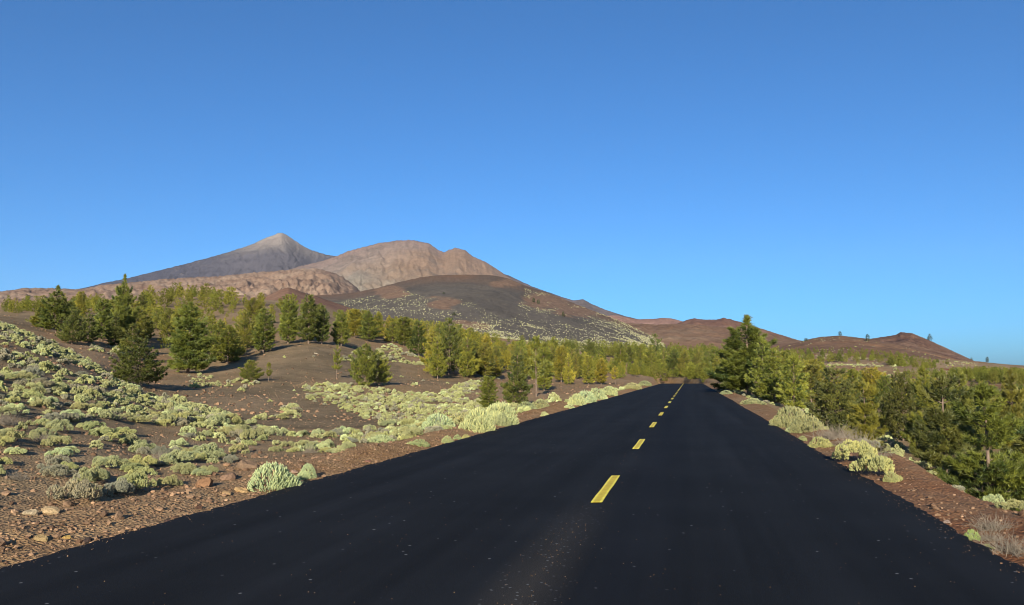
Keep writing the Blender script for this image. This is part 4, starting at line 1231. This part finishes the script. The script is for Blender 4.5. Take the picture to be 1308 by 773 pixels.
# ------------------------------------------------------------------ stones
def stone(seed, sub=1):
    import bmesh
    bm = bmesh.new(); bmesh.ops.create_icosphere(bm, subdivisions=sub, radius=0.5)
    g = np.random.default_rng(seed)
    V = np.array([v.co[:] for v in bm.verts]); Fc = np.array([[v.index for v in f.verts] for f in bm.faces]); bm.free()
    for _ in range(5):
        n = g.normal(size=3); n /= np.linalg.norm(n); d = V @ n; lim = 0.24 + 0.14 * g.random()
        V = V - np.outer(np.maximum(d - lim, 0), n)
    V *= np.array([1, 0.6 + 0.3 * g.random(), 0.45 + 0.3 * g.random()])
    return V + g.normal(size=V.shape) * 0.015, Fc


ST = [stone(s, 2) for s in range(5)]; STS = [stone(s + 20, 1) for s in range(6)]
STM = [mesh_np('rock', v, [f], [M_rock], attrs={'tint': np.full(len(v), 0.5)}) for v, f in ST]
ROCKS = [  # px, py, width px, colour, label
    (306, 628, 20, (0.42, 0.27, 0.13), 'pale ochre block at the road edge left of the large cushion bush'),
    (290, 632, 14, (0.36, 0.23, 0.12), 'small tan stone left of the pale ochre block'),
    (262, 622, 30, (0.24, 0.13, 0.07), 'broad orange-brown boulder sunk in the top of the gravel bank'),
    (316, 598, 26, (0.18, 0.12, 0.08), 'brown boulder just left behind the large cushion bush'),
    (290, 612, 22, (0.20, 0.125, 0.085), 'brown stone between the boulders on the gravel bank'),
    (36, 657, 20, (0.40, 0.31, 0.20), 'flat pale stone at the upper edge of the gravel bank, left one'),
    (66, 656, 24, (0.42, 0.30, 0.17), 'flat tan slab at the upper edge of the gravel bank'),
    (86, 688, 10, (0.46, 0.30, 0.10), 'small yellow stone lying in the brown gravel'),
    (52, 690, 16, (0.34, 0.24, 0.12), 'ochre stone left of the small yellow stone in the gravel'),
    (110, 692, 12, (0.07, 0.05, 0.045), 'dark stone near the asphalt edge in the brown gravel'),
    (98, 704, 10, (0.06, 0.045, 0.04), 'small dark stone touching the asphalt edge'),
    (216, 668, 12, (0.07, 0.045, 0.04), 'dark stone at the asphalt edge in the middle of the bank'),
    (255, 650, 12, (0.09, 0.05, 0.035), 'dark red stone below the orange-brown boulder'),
    (376, 604, 9, (0.34, 0.22, 0.16), 'pinkish stone between the two roadside bushes'),
    (470, 590, 9, (0.20, 0.10, 0.07), 'reddish stone at the centre left bank'),
    (403, 452, 6, (0.32, 0.27, 0.2), 'pale boulder on the bare ash slope'),
    (1240, 684, 8, (0.4, 0.36, 0.3), 'pale stone beside the bright green tuft'),
    (1210, 668, 9, (0.3, 0.22, 0.18), 'greyish stone at the right asphalt edge'),
]
for k, (px, py, w, c, label) in enumerate(ROCKS):
    hit = ray_ground(px, py)
    if hit is None: continue
    x, y, r = hit; wm = w * r / F * 1.05
    if XL - wm * .6 < x < 0: x = XL - wm * 0.6
    if 0 < x < XR + wm * .6: x = XR + wm * 0.6
    o = link('rock', STM[k % 5], loc=(x, y, float(H(x, y)) + wm * 0.05)); o.scale = (wm, wm, wm); o.rotation_euler = (random.uniform(-.2, .2), random.uniform(-.2, .2), random.uniform(-0.5, .5))
    o.color = (*c, 1); o['label'] = label; o['category'] = 'rock'
g = np.random.default_rng(55)
gr = []
for side, n in ((-1, 7500), (1, 3200)):
    y = np.exp(g.uniform(math.log(2.2), math.log(90), n))
    o = np.abs(g.normal(size=n)) * 0.75 + 0.02
    x = XL - o if side < 0 else XR + o
    s = np.exp(g.normal(size=n) * 0.6) * 0.023
    for a, b, c in zip(x, y, s): gr.append((a, b, min(c, 0.16)))
n = 10000     # stones over the ash slope
az = g.uniform(float(az_of(-60)), float(az_of(700)), n); r = np.exp(g.uniform(math.log(8), math.log(95), n)); x, y = polar(az, r)
for a, b in zip(x, y):
    if max(XL - a, a - XR) > 0.5: gr.append((float(a), float(b), float(min(np.exp(g.normal() * 0.5) * 0.04, 0.2))))
for _ in range(5000):      # cinders and blocks lying farther out on the flat and the slopes
    r_ = float(np.exp(g.uniform(math.log(30), math.log(230)))); a_ = float(g.uniform(float(az_of(-20)), float(az_of(820)))); X_, Y_ = polar(a_, r_)
    if max(XL - X_, X_ - XR) > 1.5: gr.append((float(X_), float(Y_), float(0.05 + 0.22 * g.random() ** 3 + 0.0006 * r_)))
nroad0 = len(gr)
for side in (-1, 1):
    for _ in range(700):
        y = float(np.exp(g.uniform(math.log(2.5), math.log(60)))); o_ = -abs(g.normal()) * 0.13
        gr.append(((XL - o_) if side < 0 else (XR + o_), y, float(g.uniform(0.005, 0.016))))
for _ in range(600):
    y = float(g.uniform(3, 40)); gr.append((float(g.uniform(XL + .1, XR - .1)) if g.random() < 0.6 else float(-1.1 + g.normal() * 0.13), y if g.random() < 0.5 else float(g.uniform(3.2, 8)), float(g.uniform(0.004, 0.013))))
gx = np.array([q[0] for q in gr]); gy = np.array([q[1] for q in gr]); gz = H(gx, gy); gz[nroad0:] = np.maximum(gz[nroad0:], 0.002)
Vs, Fs, Ts = [], [], []; nv = 0
for k in range(len(gr)):
    v, f = STS[k % 6]; a = g.random() * 6.28; s = gr[k][2]
    V = np.stack([(v[:, 0] * math.cos(a) - v[:, 1] * math.sin(a)) * s + gx[k], (v[:, 0] * math.sin(a) + v[:, 1] * math.cos(a)) * s + gy[k], v[:, 2] * s + gz[k] + s * 0.1], -1)
    Vs.append(V); Fs.append(f + nv); Ts.append(np.full(len(v), g.random())); nv += len(v)
me = mesh_np('gravel', np.vstack(Vs), [np.vstack(Fs)], [M_rock], attrs={'tint': np.concatenate(Ts)})
o = link('gravel', me, label='reddish brown gravel and small stones along both road edges', cat='gravel', kind='stuff'); o.color = (0.205, 0.13, 0.082, 1)

# ------------------------------------------------------------------ air
HAZE = True
if HAZE:
    hm = bpy.data.materials.new('air'); hm.use_nodes = True; nt = hm.node_tree
    nt.nodes.remove(nt.nodes['Principled BSDF'])
    pv = nt.nodes.new('ShaderNodeVolumePrincipled'); pv.inputs['Density'].default_value = 1.25e-5; pv.inputs['Color'].default_value = (0.78, 0.84, 1.0, 1)
    nt.links.new(pv.outputs[0], nt.nodes['Material Output'].inputs['Volume'])
    x0, x1, y0, y1, z0, z1 = -11400, 11400, -11400, 11400, -60, 1620
    V = np.array([(x, y, z) for x in (x0, x1) for y in (y0, y1) for z in (z0, z1)], float)
    Fq = np.array([(0, 1, 3, 2), (4, 6, 7, 5), (0, 4, 5, 1), (2, 3, 7, 6), (0, 2, 6, 4), (1, 5, 7, 3)])
    me = mesh_np('haze', V, [Fq], [hm]); link('haze', me, kind='stuff', label='thin blue air between the camera and the far mountains', cat='haze')

# ------------------------------------------------------------------ light, sky, camera
EL = math.radians(17.5); TH = float(az_of(765)) - YAW      # shadows point this way (right of +Y)
sv = Vector((-math.sin(TH) * math.cos(EL), -math.cos(TH) * math.cos(EL), math.sin(EL)))
ld = bpy.data.lights.new('sun', 'SUN'); ld.energy = 5.0; ld.angle = math.radians(0.5); ld.color = (1.0, 0.895, 0.70)
lo = bpy.data.objects.new('sun', ld); C.objects.link(lo); lo.rotation_euler = sv.to_track_quat('Z', 'Y').to_euler(); lo.location = (0, -20, 60)
w = bpy.data.worlds.new('World'); bpy.context.scene.world = w; w.use_nodes = True
nt = w.node_tree; bg = nt.nodes['Background']
sky = nt.nodes.new('ShaderNodeTexSky'); sky.sky_type = 'NISHITA'; sky.sun_disc = False
sky.sun_elevation = EL; sky.sun_rotation = math.pi + TH; sky.altitude = 0; sky.air_density = 0.7; sky.dust_density = 1.0; sky.ozone_density = 10.0
wb = nt.nodes.new('ShaderNodeMix'); wb.data_type = 'RGBA'; wb.blend_type = 'MULTIPLY'; wb.inputs[0].default_value = 1.0   # camera white balance
wb.inputs[7].default_value = (1.0, 1.14, 0.95, 1); nt.links.new(sky.outputs[0], wb.inputs[6]); nt.links.new(wb.outputs[2], bg.inputs[0]); bg.inputs[1].default_value = 0.091
cam = bpy.data.cameras.new('camera'); co = bpy.data.objects.new('camera', cam); C.objects.link(co)
cam.sensor_width = 36; cam.lens = F / 1308 * 36; cam.clip_start = 0.1; cam.clip_end = 60000
co.location = (0, 0, HC); co.rotation_euler = (math.pi / 2 + PITCH, 0, YAW)
sc = bpy.context.scene; sc.camera = co
sc.view_settings.view_transform = 'Standard'; sc.view_settings.look = 'None'; sc.view_settings.gamma = 1; sc.view_settings.exposure = 0.95
sc.view_settings.use_curve_mapping = False
sc.cycles.filter_width = 1.0; sc.cycles.volume_bounces = 0; sc.cycles.max_bounces = 5; sc.cycles.transparent_max_bounces = 8
